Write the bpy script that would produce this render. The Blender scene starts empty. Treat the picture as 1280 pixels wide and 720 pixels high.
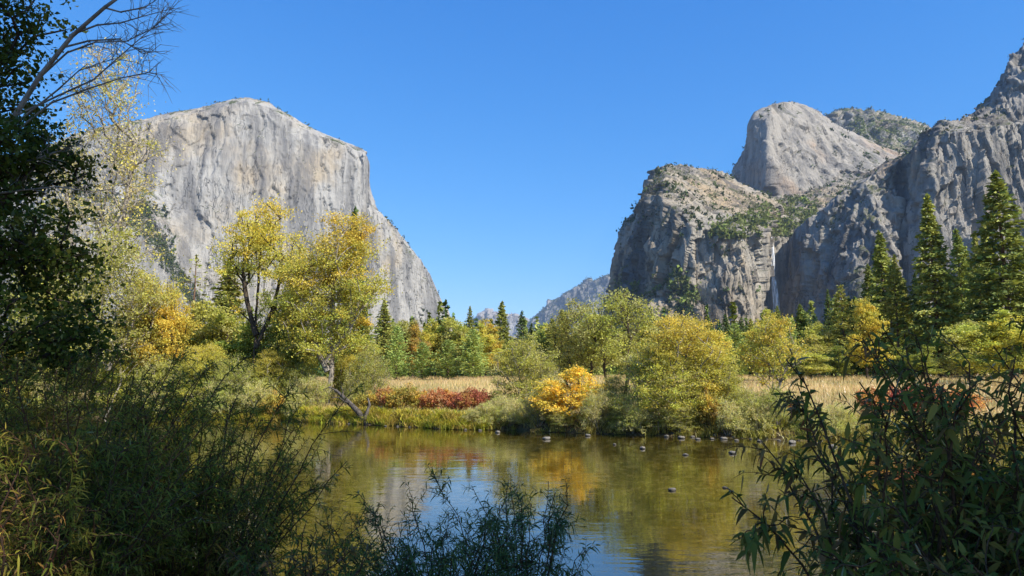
import bpy, math
import numpy as np
from mathutils import Vector

# ------------------------------------------------------------------ camera, sky, sun, exposure
SC = bpy.context.scene
COL = SC.collection
F = 900.0                      # focal length in photo pixels (1280 wide)
CAM = np.array([0.0, 0.0, 2.3])
PITCH = math.atan(120.0 / F)   # horizon at photo row 480
cam_d = bpy.data.cameras.new("camera")
cam_d.sensor_width = 36.0
cam_d.lens = 36.0 * F / 1280.0
cam_d.clip_start = 0.05
cam_d.clip_end = 60000.0
cam = bpy.data.objects.new("camera", cam_d)
cam.location = CAM
cam.rotation_euler = (math.radians(90) + PITCH, 0, 0)
COL.objects.link(cam)
SC.camera = cam

SUN_EL, SUN_BEAR = 42.0, 130.0     # elevation, bearing clockwise from the view direction
sb, se = math.radians(SUN_BEAR), math.radians(SUN_EL)
SUN = np.array([math.sin(sb) * math.cos(se), math.cos(sb) * math.cos(se), math.sin(se)])
world = bpy.data.worlds.new("World")
SC.world = world
world.use_nodes = True
wn = world.node_tree.nodes
wl = world.node_tree.links
sky = wn.new("ShaderNodeTexSky")
sky.sky_type = 'NISHITA'
sky.sun_disc = False
sky.sun_elevation = math.radians(SUN_EL)
sky.sun_rotation = math.radians(SUN_BEAR)
sky.altitude = 1200.0
sky.air_density = 1.0
sky.dust_density = 0.25
sky.ozone_density = 3.0
bgn = wn["Background"]
bgn.inputs['Strength'].default_value = 0.079
# clear mountain air: deepen the blue of the sky, channel by channel
sepw = wn.new("ShaderNodeSeparateColor")
cmbw = wn.new("ShaderNodeCombineColor")
wl.new(sky.outputs[0], sepw.inputs[0])
for k, (ref, pw, tgt) in enumerate(((2.36, 1.5, 1.5), (3.94, 0.85, 4.2), (5.87, 0.5, 8.0))):
    d1 = wn.new("ShaderNodeMath"); d1.operation = 'DIVIDE'; d1.inputs[1].default_value = ref
    d2 = wn.new("ShaderNodeMath"); d2.operation = 'POWER'; d2.inputs[1].default_value = pw
    d3 = wn.new("ShaderNodeMath"); d3.operation = 'MULTIPLY'; d3.inputs[1].default_value = tgt
    wl.new(sepw.outputs[k], d1.inputs[0]); wl.new(d1.outputs[0], d2.inputs[0]); wl.new(d2.outputs[0], d3.inputs[0])
    wl.new(d3.outputs[0], cmbw.inputs[k])
wl.new(cmbw.outputs[0], bgn.inputs['Color'])
sun_d = bpy.data.lights.new("sun", 'SUN')
sun_d.energy = 5.0
sun_d.angle = math.radians(0.5)
sun_d.color = (1.0, 0.92, 0.79)
sun_o = bpy.data.objects.new("sun", sun_d)
sun_o.location = (0, 0, 300)
sun_o.rotation_euler = Vector(-SUN).to_track_quat('-Z', 'Y').to_euler()
COL.objects.link(sun_o)
SC.view_settings.view_transform = 'Standard'
SC.view_settings.look = 'None'
SC.view_settings.gamma = 1.0
SC.view_settings.exposure = 0.82
SC.view_settings.use_curve_mapping = False
SC.render.engine = 'CYCLES'
SC.cycles.use_denoising = True
SC.cycles.denoiser = 'OPENIMAGEDENOISE'
SC.cycles.max_bounces = 8
SC.cycles.diffuse_bounces = 4
SC.cycles.glossy_bounces = 3
SC.cycles.transmission_bounces = 4
SC.cycles.transparent_max_bounces = 12
SC.cycles.volume_bounces = 0
SC.cycles.caustics_reflective = False
SC.cycles.caustics_refractive = False
SC.cycles.use_adaptive_sampling = True
SC.cycles.adaptive_threshold = 0.01

# ------------------------------------------------------------------ numpy helpers
def W(px, py, Y):
    """world point seen at photo pixel (px, py) at ground distance Y"""
    px, py, Y = np.asarray(px, float), np.asarray(py, float), np.asarray(Y, float)
    a, b = (px - 640) / F, (360 - py) / F
    c, s = math.cos(PITCH), math.sin(PITCH)
    dy, dz = c - b * s, s + b * c
    k = Y / dy
    return np.stack([a * k, Y + 0 * k, CAM[2] + dz * k], -1)

def _hash(i, j, k, seed):
    n = (i * 374761393 + j * 668265263 + k * 2147483647 + seed * 1274126177) & 0xFFFFFFFF
    n = ((n ^ (n >> 13)) * 1274126177) & 0xFFFFFFFF
    n = ((n ^ (n >> 16)) * 2246822519) & 0xFFFFFFFF
    return ((n ^ (n >> 15)) & 0xFFFFFF) / float(0xFFFFFF)

def vnoise(p, seed=0):
    p = np.asarray(p, float)
    f = np.floor(p)
    i = f.astype(np.int64)
    t = p - f
    t = t * t * t * (t * (t * 6 - 15) + 10)
    out = 0
    for dx in (0, 1):
        wx = t[..., 0] if dx else 1 - t[..., 0]
        for dy in (0, 1):
            wy = t[..., 1] if dy else 1 - t[..., 1]
            for dz in (0, 1):
                wz = t[..., 2] if dz else 1 - t[..., 2]
                out = out + wx * wy * wz * _hash(i[..., 0] + dx, i[..., 1] + dy, i[..., 2] + dz, seed)
    return out * 2 - 1

def fbm(p, oct=5, seed=0, gain=0.5, lac=2.03):
    a, s, tot = 1.0, 0, 0
    p = np.array(p, float)
    for o in range(oct):
        s = s + a * vnoise(p, seed + o * 17)
        tot += a
        a *= gain
        p = p * lac + 13.7
    return s / tot

def ridged(p, oct=5, seed=0, gain=0.55, lac=2.05):
    a, s, tot = 1.0, 0, 0
    p = np.array(p, float)
    for o in range(oct):
        s = s + a * (1 - np.abs(vnoise(p, seed + o * 31)) * 2)
        tot += a
        a *= gain
        p = p * lac + 7.3
    return s / tot

def facets(p, seed=0, tilt=1.0):
    """broken planar plates: every Voronoi cell has its own offset and its own slant"""
    p = np.asarray(p, float)
    f = np.floor(p).astype(np.int64)
    best = np.full(p.shape[:-1], 1e9)
    val = np.zeros(p.shape[:-1])
    for dx in (-1, 0, 1):
        for dy in (-1, 0, 1):
            for dz in (-1, 0, 1):
                i, j, k = f[..., 0] + dx, f[..., 1] + dy, f[..., 2] + dz
                q = np.stack([i + _hash(i, j, k, seed + 1), j + _hash(i, j, k, seed + 2), k + _hash(i, j, k, seed + 3)], -1)
                r = p - q
                d = (r * r).sum(-1)
                v = _hash(i, j, k, seed + 4) * 2 - 1 + tilt * (r[..., 0] * (_hash(i, j, k, seed + 5) - .5) * 2 + r[..., 1] * (_hash(i, j, k, seed + 6) - .5) * 2 + r[..., 2] * (_hash(i, j, k, seed + 7) - .5) * 2)
                m = d < best
                best = np.where(m, d, best)
                val = np.where(m, v, val)
    return val

def unit(v):
    return v / np.maximum(np.linalg.norm(v, axis=-1, keepdims=True), 1e-9)

def sstep(a, b, x):
    t = np.clip((x - a) / (b - a), 0, 1)
    return t * t * (3 - 2 * t)

def mk_mesh(name, verts, faces, col=None, smooth=False):
    verts = np.ascontiguousarray(verts, dtype=np.float32).reshape(-1, 3)
    if not isinstance(faces, (list, tuple)):
        faces = [faces]
    faces = [np.asarray(f, dtype=np.int32) for f in faces if len(f)]
    me = bpy.data.meshes.new(name)
    me.vertices.add(len(verts))
    me.vertices.foreach_set("co", verts.ravel())
    idx = np.concatenate([f.ravel() for f in faces])
    cnt = np.concatenate([np.full(len(f), f.shape[1], np.int32) for f in faces])
    st = np.concatenate([[0], np.cumsum(cnt)[:-1]]).astype(np.int32)
    me.loops.add(len(idx))
    me.loops.foreach_set("vertex_index", idx)
    me.polygons.add(len(cnt))
    me.polygons.foreach_set("loop_start", st)
    me.polygons.foreach_set("loop_total", cnt)
    if smooth:
        me.polygons.foreach_set("use_smooth", np.ones(len(cnt), bool))
    me.update(calc_edges=True)
    if col is not None:
        at = me.color_attributes.new("Col", 'FLOAT_COLOR', 'POINT')
        c = np.ones((len(verts), 4), np.float32)
        c[:, :3] = np.asarray(col, np.float32).reshape(-1, 3)
        at.data.foreach_set("color", c.ravel())
    return me

def add(name, me, mat=None, parent=None, loc=None):
    o = bpy.data.objects.new(name, me)
    COL.objects.link(o)
    if mat is not None and me is not None:
        me.materials.clear()
        me.materials.append(mat)
    if parent is not None:
        o.parent = parent
    if loc is not None:
        o.location = loc
    return o

def tag(o, label, cat, group=None):
    o['label'] = label
    o['category'] = cat
    if group:
        o['group'] = group
    return o

def empty(name, loc, rz=0.0, scale=(1, 1, 1)):
    o = bpy.data.objects.new(name, None)
    o.empty_display_size = 0.2
    COL.objects.link(o)
    o.location = loc
    o.rotation_euler = (0, 0, rz)
    o.scale = scale
    return o

def grid_faces(nu, nv):
    i = np.arange(nu * nv).reshape(nu, nv)
    return np.stack([i[:-1, :-1], i[1:, :-1], i[1:, 1:], i[:-1, 1:]], -1).reshape(-1, 4)

# ------------------------------------------------------------------ node helper
class N:
    def __init__(self, name):
        self.m = bpy.data.materials.new(name)
        self.m.use_nodes = True
        self.t = self.m.node_tree
        self.t.nodes.clear()
        self.out = self.t.nodes.new("ShaderNodeOutputMaterial")
    def n(self, typ, ins=None, **kw):
        nd = self.t.nodes.new("ShaderNode" + typ)
        for k, v in kw.items():
            setattr(nd, k, v)
        for k, v in (ins or {}).items():
            self.put(nd.inputs[k], v)
        return nd
    def put(self, sock, v):
        if isinstance(v, bpy.types.NodeSocket):
            self.t.links.new(v, sock)
        elif isinstance(v, bpy.types.Node):
            self.t.links.new(v.outputs[0], sock)
        else:
            if sock.type == 'RGBA' and len(v) == 3:
                v = (*v, 1.0)
            sock.default_value = v
    def noise(self, vec, scale, detail=6.0, rough=0.6, dist=0.0):
        nd = self.n("TexNoise", {'Scale': scale, 'Detail': detail, 'Roughness': rough, 'Distortion': dist})
        self.put(nd.inputs['Vector'], vec)
        return nd.outputs['Fac']
    def mapv(self, vec, scale=(1, 1, 1), rot=(0, 0, 0), loc=(0, 0, 0)):
        nd = self.n("Mapping", {'Scale': scale, 'Rotation': rot, 'Location': loc})
        self.put(nd.inputs['Vector'], vec)
        return nd.outputs[0]
    def ramp(self, fac, stops):
        nd = self.n("ValToRGB")
        el = nd.color_ramp.elements
        while len(el) < len(stops):
            el.new(0.5)
        for e, (p, c) in zip(el, stops):
            e.position = p
            e.color = (*c, 1.0) if len(c) == 3 else c
        self.put(nd.inputs['Fac'], fac)
        return nd.outputs['Color']
    def step(self, fac, a, b):
        nd = self.n("MapRange", {'From Min': a, 'From Max': b})
        nd.interpolation_type = 'SMOOTHSTEP'
        self.put(nd.inputs['Value'], fac)
        return nd.outputs[0]
    def mix(self, fac, a, b, mode='MIX'):
        nd = self.n("Mix", data_type='RGBA', blend_type=mode)
        self.put(nd.inputs[0], fac)
        self.put(nd.inputs[6], a)
        self.put(nd.inputs[7], b)
        return nd.outputs[2]
    def math(self, op, a, b=0.0, c=0.0):
        nd = self.n("Math", operation=op)
        for s, v in zip(nd.inputs, (a, b, c)):
            self.put(s, v)
        return nd.outputs[0]
    def bump(self, h, dist, strength=1.0, normal=None):
        nd = self.n("Bump", {'Distance': dist, 'Strength': strength, 'Height': h})
        if normal is not None:
            self.put(nd.inputs['Normal'], normal)
        return nd.outputs[0]
    def surf(self, sh):
        self.t.links.new(sh if isinstance(sh, bpy.types.NodeSocket) else sh.outputs[0], self.out.inputs['Surface'])
        return self.m

def granite(name, light, dark, warm, streak=0.5, veg=0.0, vegcol=(0.07, 0.085, 0.03), scale=1.0, bumpd=6.0, vegz=(0.25, 0.6), warmat=(0.42, 0.66)):
    g = N(name)
    P = g.n("TexCoord").outputs['Object']
    ks = scale
    warpn = g.n("TexNoise", {'Scale': 0.012 * ks, 'Detail': 4.0}); g.put(warpn.inputs['Vector'], P)
    sc_ = g.n("VectorMath", operation='SCALE'); g.put(sc_.inputs[0], warpn.outputs['Color']); sc_.inputs['Scale'].default_value = 45.0 / ks
    wob = g.n("VectorMath", operation='ADD'); g.put(wob.inputs[0], P); g.put(wob.inputs[1], sc_.outputs[0])
    Q = wob.outputs[0]
    n_big = g.noise(g.mapv(P, (0.0045 * ks,) * 3), 1.0, 4, 0.55)
    n_str = g.noise(g.mapv(P, (0.045 * ks, 0.045 * ks, 0.0022 * ks)), 1.0, 6, 0.6, 0.2)      # water streaks
    n_wid = g.noise(g.mapv(P, (0.013 * ks, 0.013 * ks, 0.0014 * ks)), 1.0, 4, 0.6, 0.2)      # broad stained bands
    n_fac = g.noise(g.mapv(Q, (0.020 * ks, 0.020 * ks, 0.0045 * ks)), 1.0, 6, 0.62)
    n_fin = g.noise(g.mapv(P, (0.12 * ks, 0.12 * ks, 0.05 * ks)), 1.0, 8, 0.75)
    c = g.mix(g.step(n_big, warmat[0], warmat[1]), light, warm)
    c = g.mix(g.math('MULTIPLY', g.step(n_wid, 0.46, 0.62), streak), c, dark)
    c = g.mix(g.math('MULTIPLY', g.step(n_str, 0.47, 0.72), streak * 0.8), c, dark)
    c = g.mix(g.math('MULTIPLY', g.step(n_fac, 0.5, 0.62), 0.25), c, dark)
    c = g.mix(g.math('MULTIPLY', g.step(n_fin, 0.55, 0.8), 0.5), c, tuple(x * 0.5 for x in dark))
    # joints: long thin cracks where a warped noise crosses its middle value
    def joint(vec, wd):
        q = g.noise(vec, 1.0, 3, 0.5)
        return g.step(g.math('ABSOLUTE', g.math('SUBTRACT', q, 0.5)), wd, 0.0)
    j1 = joint(g.mapv(Q, (0.016 * ks, 0.016 * ks, 0.0022 * ks)), 0.008)
    gate = g.step(g.noise(g.mapv(P, (0.011 * ks,) * 3, loc=(40, 9, 3)), 1.0, 3, 0.5), 0.45, 0.6)
    j2 = joint(g.mapv(Q, (0.055 * ks, 0.055 * ks, 0.006 * ks), loc=(3, 8, 1)), 0.016)
    gate2 = g.step(g.noise(g.mapv(P, (0.008 * ks,) * 3, loc=(7, 29, 13)), 1.0, 3, 0.5), 0.48, 0.58)
    crack = g.math('MAXIMUM', g.math('MULTIPLY', j1, gate), g.math('MULTIPLY', j2, gate2))
    c = g.mix(g.math('MULTIPLY', crack, 0.6), c, tuple(x * 0.35 for x in dark))
    if veg > 0:
        geo = g.n("NewGeometry")
        sep = g.n("SeparateXYZ")
        g.put(sep.inputs[0], geo.outputs['True Normal'])
        up = g.step(sep.outputs['Z'], vegz[0], vegz[1])
        vn = g.noise(g.mapv(P, (0.016 * ks,) * 3), 1.0, 8, 0.72)
        vm = g.math('MULTIPLY', up, g.step(vn, 0.62 - 0.2 * veg, 0.65 - 0.15 * veg))
        c = g.mix(vm, c, vegcol)
    h = g.math('ADD', g.math('MULTIPLY', n_fac, 0.9), g.math('MULTIPLY', n_fin, 0.55))
    h = g.math('ADD', h, g.math('MULTIPLY', n_str, 0.9))
    h = g.math('SUBTRACT', h, g.math('MULTIPLY', crack, 0.35))
    b = g.bump(h, bumpd / ks, 0.9)
    d = g.n("BsdfPrincipled", {'Roughness': 0.9, 'Specular IOR Level': 0.1, 'Base Color': c, 'Normal': b})
    return g.surf(d)

def leafmat(name, transl=0.35, gloss=0.06, hue=0.02, val=0.25, rough=0.45):
    g = N(name)
    at = g.n("Attribute", attribute_name="Col")
    oi = g.n("ObjectInfo")
    r = oi.outputs['Random']
    hs = g.n("HueSaturation")
    g.put(hs.inputs['Hue'], g.math('ADD', 0.5 - hue / 2, g.math('MULTIPLY', r, hue)))
    r2 = g.math('FRACT', g.math('MULTIPLY', r, 7.31))
    g.put(hs.inputs['Value'], g.math('ADD', 1 - val / 2, g.math('MULTIPLY', r2, val)))
    g.put(hs.inputs['Color'], at.outputs['Color'])
    c = hs.outputs[0]
    d = g.n("BsdfDiffuse", {'Color': c})
    tr = g.n("BsdfTranslucent", {'Color': g.mix(1.0, c, (1.25, 1.15, 0.7), 'MULTIPLY')})
    m = g.n("MixShader", {0: transl, 1: d.outputs[0], 2: tr.outputs[0]})
    gl = g.n("BsdfGlossy", {'Color': (1, 1, 1), 'Roughness': rough})
    lw = g.n("Fresnel", {'IOR': 1.4})
    m2 = g.n("MixShader", {0: g.math('MULTIPLY', lw.outputs[0], gloss * 8), 1: m.outputs[0], 2: gl.outputs[0]})
    return g.surf(m2)

def barkmat(name, a, b, sc=6.0):
    g = N(name)
    P = g.n("TexCoord").outputs['Object']
    n1 = g.noise(g.mapv(P, (sc, sc, sc * 0.25)), 1.0, 8, 0.7)
    c = g.mix(g.step(n1, 0.35, 0.65), a, b)
    d = g.n("BsdfPrincipled", {'Roughness': 0.9, 'Specular IOR Level': 0.1, 'Base Color': c,
                               'Normal': g.bump(n1, 0.03, 0.8)})
    return g.surf(d)

# ------------------------------------------------------------------ the lie of the land
FARX = np.array([-400, -120, -60, -30, -14, -8, -4, 0, 6, 12, 20, 40, 100, 400.])
FARY = np.array([110, 66, 54, 50, 46.5, 41.5, 38.5, 36.2, 33, 30.5, 29, 27, 20, -10.])
NEAX = np.array([-400, -60, -20, -9, -5, -2, 0, 3, 6, 12, 40, 400.])
NEAY = np.array([40, 20, 11, 8.2, 7.4, 6.7, 6.4, 5.8, 5.2, 4.0, -2, -60.])

def far_y(x):
    x = np.asarray(x, float)
    return np.interp(x, FARX, FARY) + 0.5 * vnoise(np.stack([x * 0.35, 0 * x, 0 * x], -1), 5) + 0.25 * vnoise(np.stack([x * 1.1, 0 * x, 0 * x], -1), 8)

def near_y(x):
    x = np.asarray(x, float)
    return np.interp(x, NEAX, NEAY) + 0.3 * vnoise(np.stack([x * 0.5, 0 * x, 0 * x + 9], -1), 6)

def ground_z(x, y):
    x, y = np.asarray(x, float), np.asarray(y, float)
    fy, ny = far_y(x), near_y(x)
    d = y - fy
    dn = ny - y
    p2 = np.stack([x * 0.15, y * 0.15, 0 * x], -1)
    steep = 0.25 + 1.2 * sstep(4, 14, x)          # a cut bank on the left, a gravel beach on the right
    zf = 0.62 * sstep(-0.1, steep + 0.6, d) + np.interp(d, [0, 5, 25, 95, 300, 900, 3000, 14000], [0, 0.05, 0.4, 2.75, 5.0, 16, 30, 40])
    zf = zf + 0.10 * vnoise(p2, 3) * sstep(1, 6, d)
    zn = 0.75 * sstep(-0.1, 2.8, dn) + 0.06 * vnoise(p2 * 6, 4) * sstep(0.3, 2, dn) + 0.012 * np.clip(dn - 4, 0, 300)
    w = np.maximum(fy - ny, 1.0)
    q = np.clip((y - ny) / w, 0, 1)
    dep = 0.75 * np.sin(math.pi * q) ** 0.7
    dep = dep * (1 - 0.62 * sstep(3, 12, x) * sstep(0.3, 0.8, q))
    dep = dep + 0.75 * np.exp(-((x - 0.5) / 3.3) ** 2 - ((y - 13.0) / 7.0) ** 2)      # a pool in the near bend
    zr = -dep - 0.03 + 0.10 * fbm(np.stack([x * 0.5, y * 0.5, 0 * x], -1), 3, 21)
    z = np.where(d > -0.1, zf, np.where(dn > -0.1, zn, zr))
    return z

def axis(lo, hi, parts):
    out = []
    for a, b, n in parts:
        out.append(np.linspace(a, b, n, endpoint=False))
    out.append([hi])
    return np.concatenate(out)

gx = axis(-9000, 9000, [(-9000, -400, 22), (-400, -60, 40), (-60, -20, 60), (-20, 20, 200), (20, 60, 50), (60, 400, 40), (400, 9000, 22)])
gy = axis(-300, 16000, [(-300, -10, 20), (-10, 4, 40), (4, 60, 300), (60, 160, 80), (160, 600, 40), (600, 16000, 40)])
GX, GY = np.meshgrid(gx, gy, indexing='ij')
GZ = ground_z(GX, GY)

# ------------------------------------------------------------------ ground and river
g = N("ground")
P = g.n("TexCoord").outputs['Object']
sep = g.n("SeparateXYZ"); g.put(sep.inputs[0], P)
zz = sep.outputs['Z']
nb = g.noise(P, 0.6, 8, 0.65)
nf = g.noise(P, 6.0, 8, 0.7)
nm = g.noise(g.mapv(P, (0.03, 0.12, 0.1)), 1.0, 5, 0.6)
vor = g.n("TexVoronoi", {'Scale': 5.5, 'Randomness': 1.0}); g.put(vor.inputs['Vector'], P)
bed = g.mix(g.step(vor.outputs['Distance'], 0.1, 0.5), (0.18, 0.14, 0.052), (0.06, 0.05, 0.02))
bed = g.mix(g.step(nb, 0.45, 0.62), bed, (0.09, 0.078, 0.024))
sepc = g.n("SeparateXYZ"); g.put(sepc.inputs[0], vor.outputs['Color'])
bed = g.mix(g.math('MULTIPLY', g.step(sepc.outputs[0], 0.75, 0.8), 0.6), bed, (0.26, 0.22, 0.15))
bed = g.mix(g.step(zz, -0.75, -1.15), bed, (0.028, 0.032, 0.020))  # deep bed painted near-black, standing in for light absorbed by deeper water
soil = g.mix(g.step(nf, 0.4, 0.65), (0.055, 0.04, 0.022), (0.13, 0.10, 0.055))
mead = g.mix(g.step(nm, 0.42, 0.58), (0.44, 0.31, 0.14), (0.29, 0.26, 0.09))
mead = g.mix(g.math('MULTIPLY', g.step(nf, 0.5, 0.8), 0.35), mead, (0.16, 0.12, 0.05))
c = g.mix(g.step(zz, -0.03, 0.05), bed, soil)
dist = g.n("VectorMath", operation='LENGTH'); g.put(dist.inputs[0], P)
c = g.mix(g.math('MULTIPLY', g.step(zz, 0.5, 0.75), g.step(sep.outputs['Y'], 18.0, 24.0)), c, mead)
c = g.mix(g.step(dist.outputs['Value'], 165.0, 215.0), c, (0.05, 0.055, 0.022))
hgt = g.math('ADD', nf, g.math('MULTIPLY', vor.outputs['Distance'], -0.6))
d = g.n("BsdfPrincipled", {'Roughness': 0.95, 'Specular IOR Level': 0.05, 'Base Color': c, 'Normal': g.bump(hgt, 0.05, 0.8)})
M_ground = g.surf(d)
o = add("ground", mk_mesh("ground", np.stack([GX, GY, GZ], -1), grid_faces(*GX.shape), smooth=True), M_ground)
o['kind'] = 'structure'

w = N("river_water")
P = w.n("TexCoord").outputs['Object']
# long low ripples lying across the current, with finer ones between, calmer in some reaches than in others
a1 = w.noise(w.mapv(P, (0.55, 1.5, 1.0), (0, 0, 0.12)), 1.0, 3, 0.5, 0.4)
a2 = w.noise(w.mapv(P, (2.2, 5.5, 1.0), (0, 0, -0.1)), 1.0, 3, 0.55, 0.3)
a3 = w.noise(w.mapv(P, (0.10, 0.22, 1.0), (0, 0, 0.2)), 1.0, 3, 0.5)
calm = w.step(a3, 0.36, 0.66)
amp = w.math('ADD', 0.35, w.math('MULTIPLY', calm, 0.9))
hh = w.math('MULTIPLY', w.math('ADD', w.math('MULTIPLY', a1, 0.008), w.math('MULTIPLY', a2, 0.0035)), amp)
bn = w.bump(hh, 1.0, 1.0)
# the light that comes back up from the bed leaves the surface as it came in (no bending is modelled)
bf = w.n("NewGeometry").outputs['Backfacing']
fr = w.n("Fresnel", {'IOR': w.math('ADD', 2.3, w.math('MULTIPLY', bf, 1 / 2.3 - 2.3)), 'Normal': bn})
tr = w.n("BsdfTransparent", {'Color': (0.80, 0.76, 0.46)})
gl = w.n("BsdfGlossy", {'Color': (1, 1, 1), 'Roughness': 0.02, 'Normal': bn})
M_water = w.surf(w.n("MixShader", {0: fr.outputs[0], 1: tr.outputs[0], 2: gl.outputs[0]}))
wx = np.linspace(-420, 420, 60); wy = np.linspace(-70, 130, 40)
WX, WY = np.meshgrid(wx, wy, indexing='ij')
o = add("river_water", mk_mesh("river_water", np.stack([WX, WY, 0 * WX], -1), grid_faces(60, 40), smooth=True), M_water)
o['kind'] = 'structure'

# ------------------------------------------------------------------ granite walls
def resample(ctrl, nu, nv, su=1.0, sv=1.0, knots=None):
    """ctrl: [columns][rows] of (px, py, depth) -> nu x nv grid of world points"""
    C = np.array(ctrl, float)
    Pw = W(C[..., 0], C[..., 1], C[..., 2])
    ku = np.arange(C.shape[0]) if knots is None else knots
    # spread samples by apparent width between columns
    dpx = np.abs(np.diff(C[:, :, 0], axis=0)).mean(1) + 0.4 * np.abs(np.diff(C[:, -2, 1])) + 6
    cu = np.concatenate([[0], np.cumsum(dpx)]); cu /= cu[-1]
    dpy = np.abs(np.diff(C[:, :, 1], axis=1)).mean(0) + 0.01 * np.abs(np.diff(C[:, :, 2], axis=1)).mean(0) + 6
    cv = np.concatenate([[0], np.cumsum(dpy)]); cv /= cv[-1]
    u, v = np.linspace(0, 1, nu), np.linspace(0, 1, nv)
    A = np.zeros((nu, C.shape[1], 3))
    for r in range(C.shape[1]):
        for k in range(3):
            A[:, r, k] = np.interp(u, cu, Pw[:, r, k])
    B = np.zeros((nu, nv, 3))
    for i in range(nu):
        for k in range(3):
            B[i, :, k] = np.interp(v, cv, A[i, :, k])
    def blur(B, s, ax):
        if s <= 0:
            return B
        r = int(3 * s) + 1
        kk = np.exp(-0.5 * (np.arange(-r, r + 1) / s) ** 2); kk /= kk.sum()
        pad = [(0, 0)] * 3; pad[ax] = (r, r)
        Q = np.pad(B, pad, mode='reflect', reflect_type='odd')
        return sum(kk[j] * np.take(Q, range(j, j + B.shape[ax]), axis=ax) for j in range(2 * r + 1))
    return blur(blur(B, su, 0), sv, 1)

def gnormals(B):
    n = unit(np.cross(np.gradient(B, axis=0), np.gradient(B, axis=1)))
    s = np.sign(((CAM - B) * n).sum(-1).mean())
    return n * (s if s != 0 else 1)

def terrace(x, n, k=0.35):
    y = x * n
    f = np.floor(y)
    t = y - f
    return (f + sstep(0.5 - k, 0.5 + k, t)) / n

def cliff_mesh(name, ctrl, nu, nv, mat, amps, seed, su=1.5, sv=1.5, cell=(180, 60, 22), tall=(3.0, 3.0, 2.2), soft=(60, 0.5), kind='structure'):
    """amps = (soft swell, large plates, mid plates, small plates, grit) in metres; cell = plate widths in metres"""
    B = resample(ctrl, nu, nv, su, sv)
    n = gnormals(B)
    nh = n.copy()
    nh[..., 2] *= 0.35
    nh = unit(nh)
    steep = 0.35 + 0.65 * sstep(0.8, 0.4, np.abs(n[..., 2]))
    wv = np.stack([fbm(B / 120, 4, seed + 91), fbm(B / 120, 4, seed + 92), fbm(B / 120, 4, seed + 93)], -1)
    disp = amps[0] * fbm(B / 260 * np.array([1, 1, 0.5]), 3, seed)
    for k in range(3):
        Q = B + wv * cell[k] * 0.55
        disp = disp + amps[1 + k] * steep * facets(Q / cell[k] * np.array([1, 1, 1 / tall[k]]), seed + 10 * k + 5, 0.9)
    disp = disp + amps[4] * (fbm(B / 16, 4, seed + 11) + 0.8 * ridged(B / 30 * np.array([1, 1, .3]), 3, seed + 12))
    fade = np.ones(nv)
    D = B + nh * disp[..., None]
    me = mk_mesh(name, D, grid_faces(nu, nv))
    o = add(name, me, mat)
    o['kind'] = kind
    return o, D, n

M_gr_left = granite("pale_granite", (0.345, 0.338, 0.318), (0.125, 0.125, 0.127), (0.365, 0.315, 0.24), 0.75, 0.5, bumpd=12, vegz=(0.35, 0.6), warmat=(0.48, 0.68))
M_gr_right = granite("grey_granite", (0.345, 0.318, 0.268), (0.088, 0.085, 0.082), (0.36, 0.285, 0.19), 0.75, 0.55, (0.085, 0.09, 0.04), bumpd=13)
M_gr_dome = granite("dome_granite", (0.305, 0.285, 0.25), (0.12, 0.118, 0.115), (0.35, 0.26, 0.185), 0.7, 0.25, (0.075, 0.085, 0.03), bumpd=13, vegz=(0.4, 0.7), warmat=(0.5, 0.7))
M_gr_crag = granite("scrubby_granite", (0.29, 0.28, 0.26), (0.11, 0.11, 0.105), (0.33, 0.26, 0.18), 0.6, 1.3, (0.07, 0.085, 0.03), bumpd=12)
M_gr_wall = granite("streaked_granite", (0.315, 0.295, 0.258), (0.10, 0.095, 0.088), (0.34, 0.255, 0.165), 0.85, 0.5, (0.075, 0.085, 0.03), bumpd=13, warmat=(0.52, 0.70))
M_far = granite("far_granite", (0.22, 0.21, 0.20), (0.11, 0.11, 0.11), (0.24, 0.22, 0.19), 0.4, 1.5, (0.04, 0.05, 0.03), scale=0.4, bumpd=10, vegz=(0.05, 0.4))
M_peak = granite("peak_granite", (0.30, 0.29, 0.28), (0.15, 0.15, 0.15), (0.30, 0.27, 0.24), 0.4, 0.5, (0.05, 0.06, 0.035), scale=0.35, bumpd=10)

# great pale wall on the left: foot, shoulder, lower, mid, upper, rim, back
def colL(px, dep, top, back=500, lean=40, foot=450, sh=None, pxt=None):
    pt = px if pxt is None else pxt
    rows = []
    fy = foot
    if sh is None:
        sh = (410, dep - 30)
    rows.append((px, 470, sh[1] - 120))
    rows.append((px, sh[0], sh[1]))
    m = top + 0.55 * (sh[0] - top)
    rows.append((px + (pt - px) * .4, m, dep))
    rows.append((pt, top + 22, dep + lean * .6))
    rows.append((pt, top + 6, dep + lean))
    rows.append((pt, top, dep + lean + 45))
    rows.append((pt, top + 12, dep + lean + back))
    return rows
L = []
L.append(colL(-60, 2250, 235, sh=(330, 2050)))
L.append(colL(40, 2200, 190, sh=(300, 1960)))
L.append(colL(100, 2180, 166, sh=(280, 1950)))
L.append(colL(150, 2190, 154, sh=(285, 1980)))
L.append(colL(178, 2200, 149, sh=(300, 2010)))
L.append(colL(200, 2215, 142, sh=(325, 2060)))
L.append(colL(225, 2240, 137, sh=(355, 2140)))
L.append(colL(258, 2275, 133, sh=(390, 2230)))
L.append(colL(290, 2310, 124))
L.append(colL(312, 2335, 121.5))
L.append(colL(335, 2365, 127))
L.append(colL(352, 2385, 137))
L.append(colL(378, 2420, 153))
L.append(colL(402, 2455, 165))
L.append(colL(430, 2500, 175.5))
L.append(colL(448, 2530, 183))
L.append(colL(457, 2555, 188, lean=8))
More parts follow.
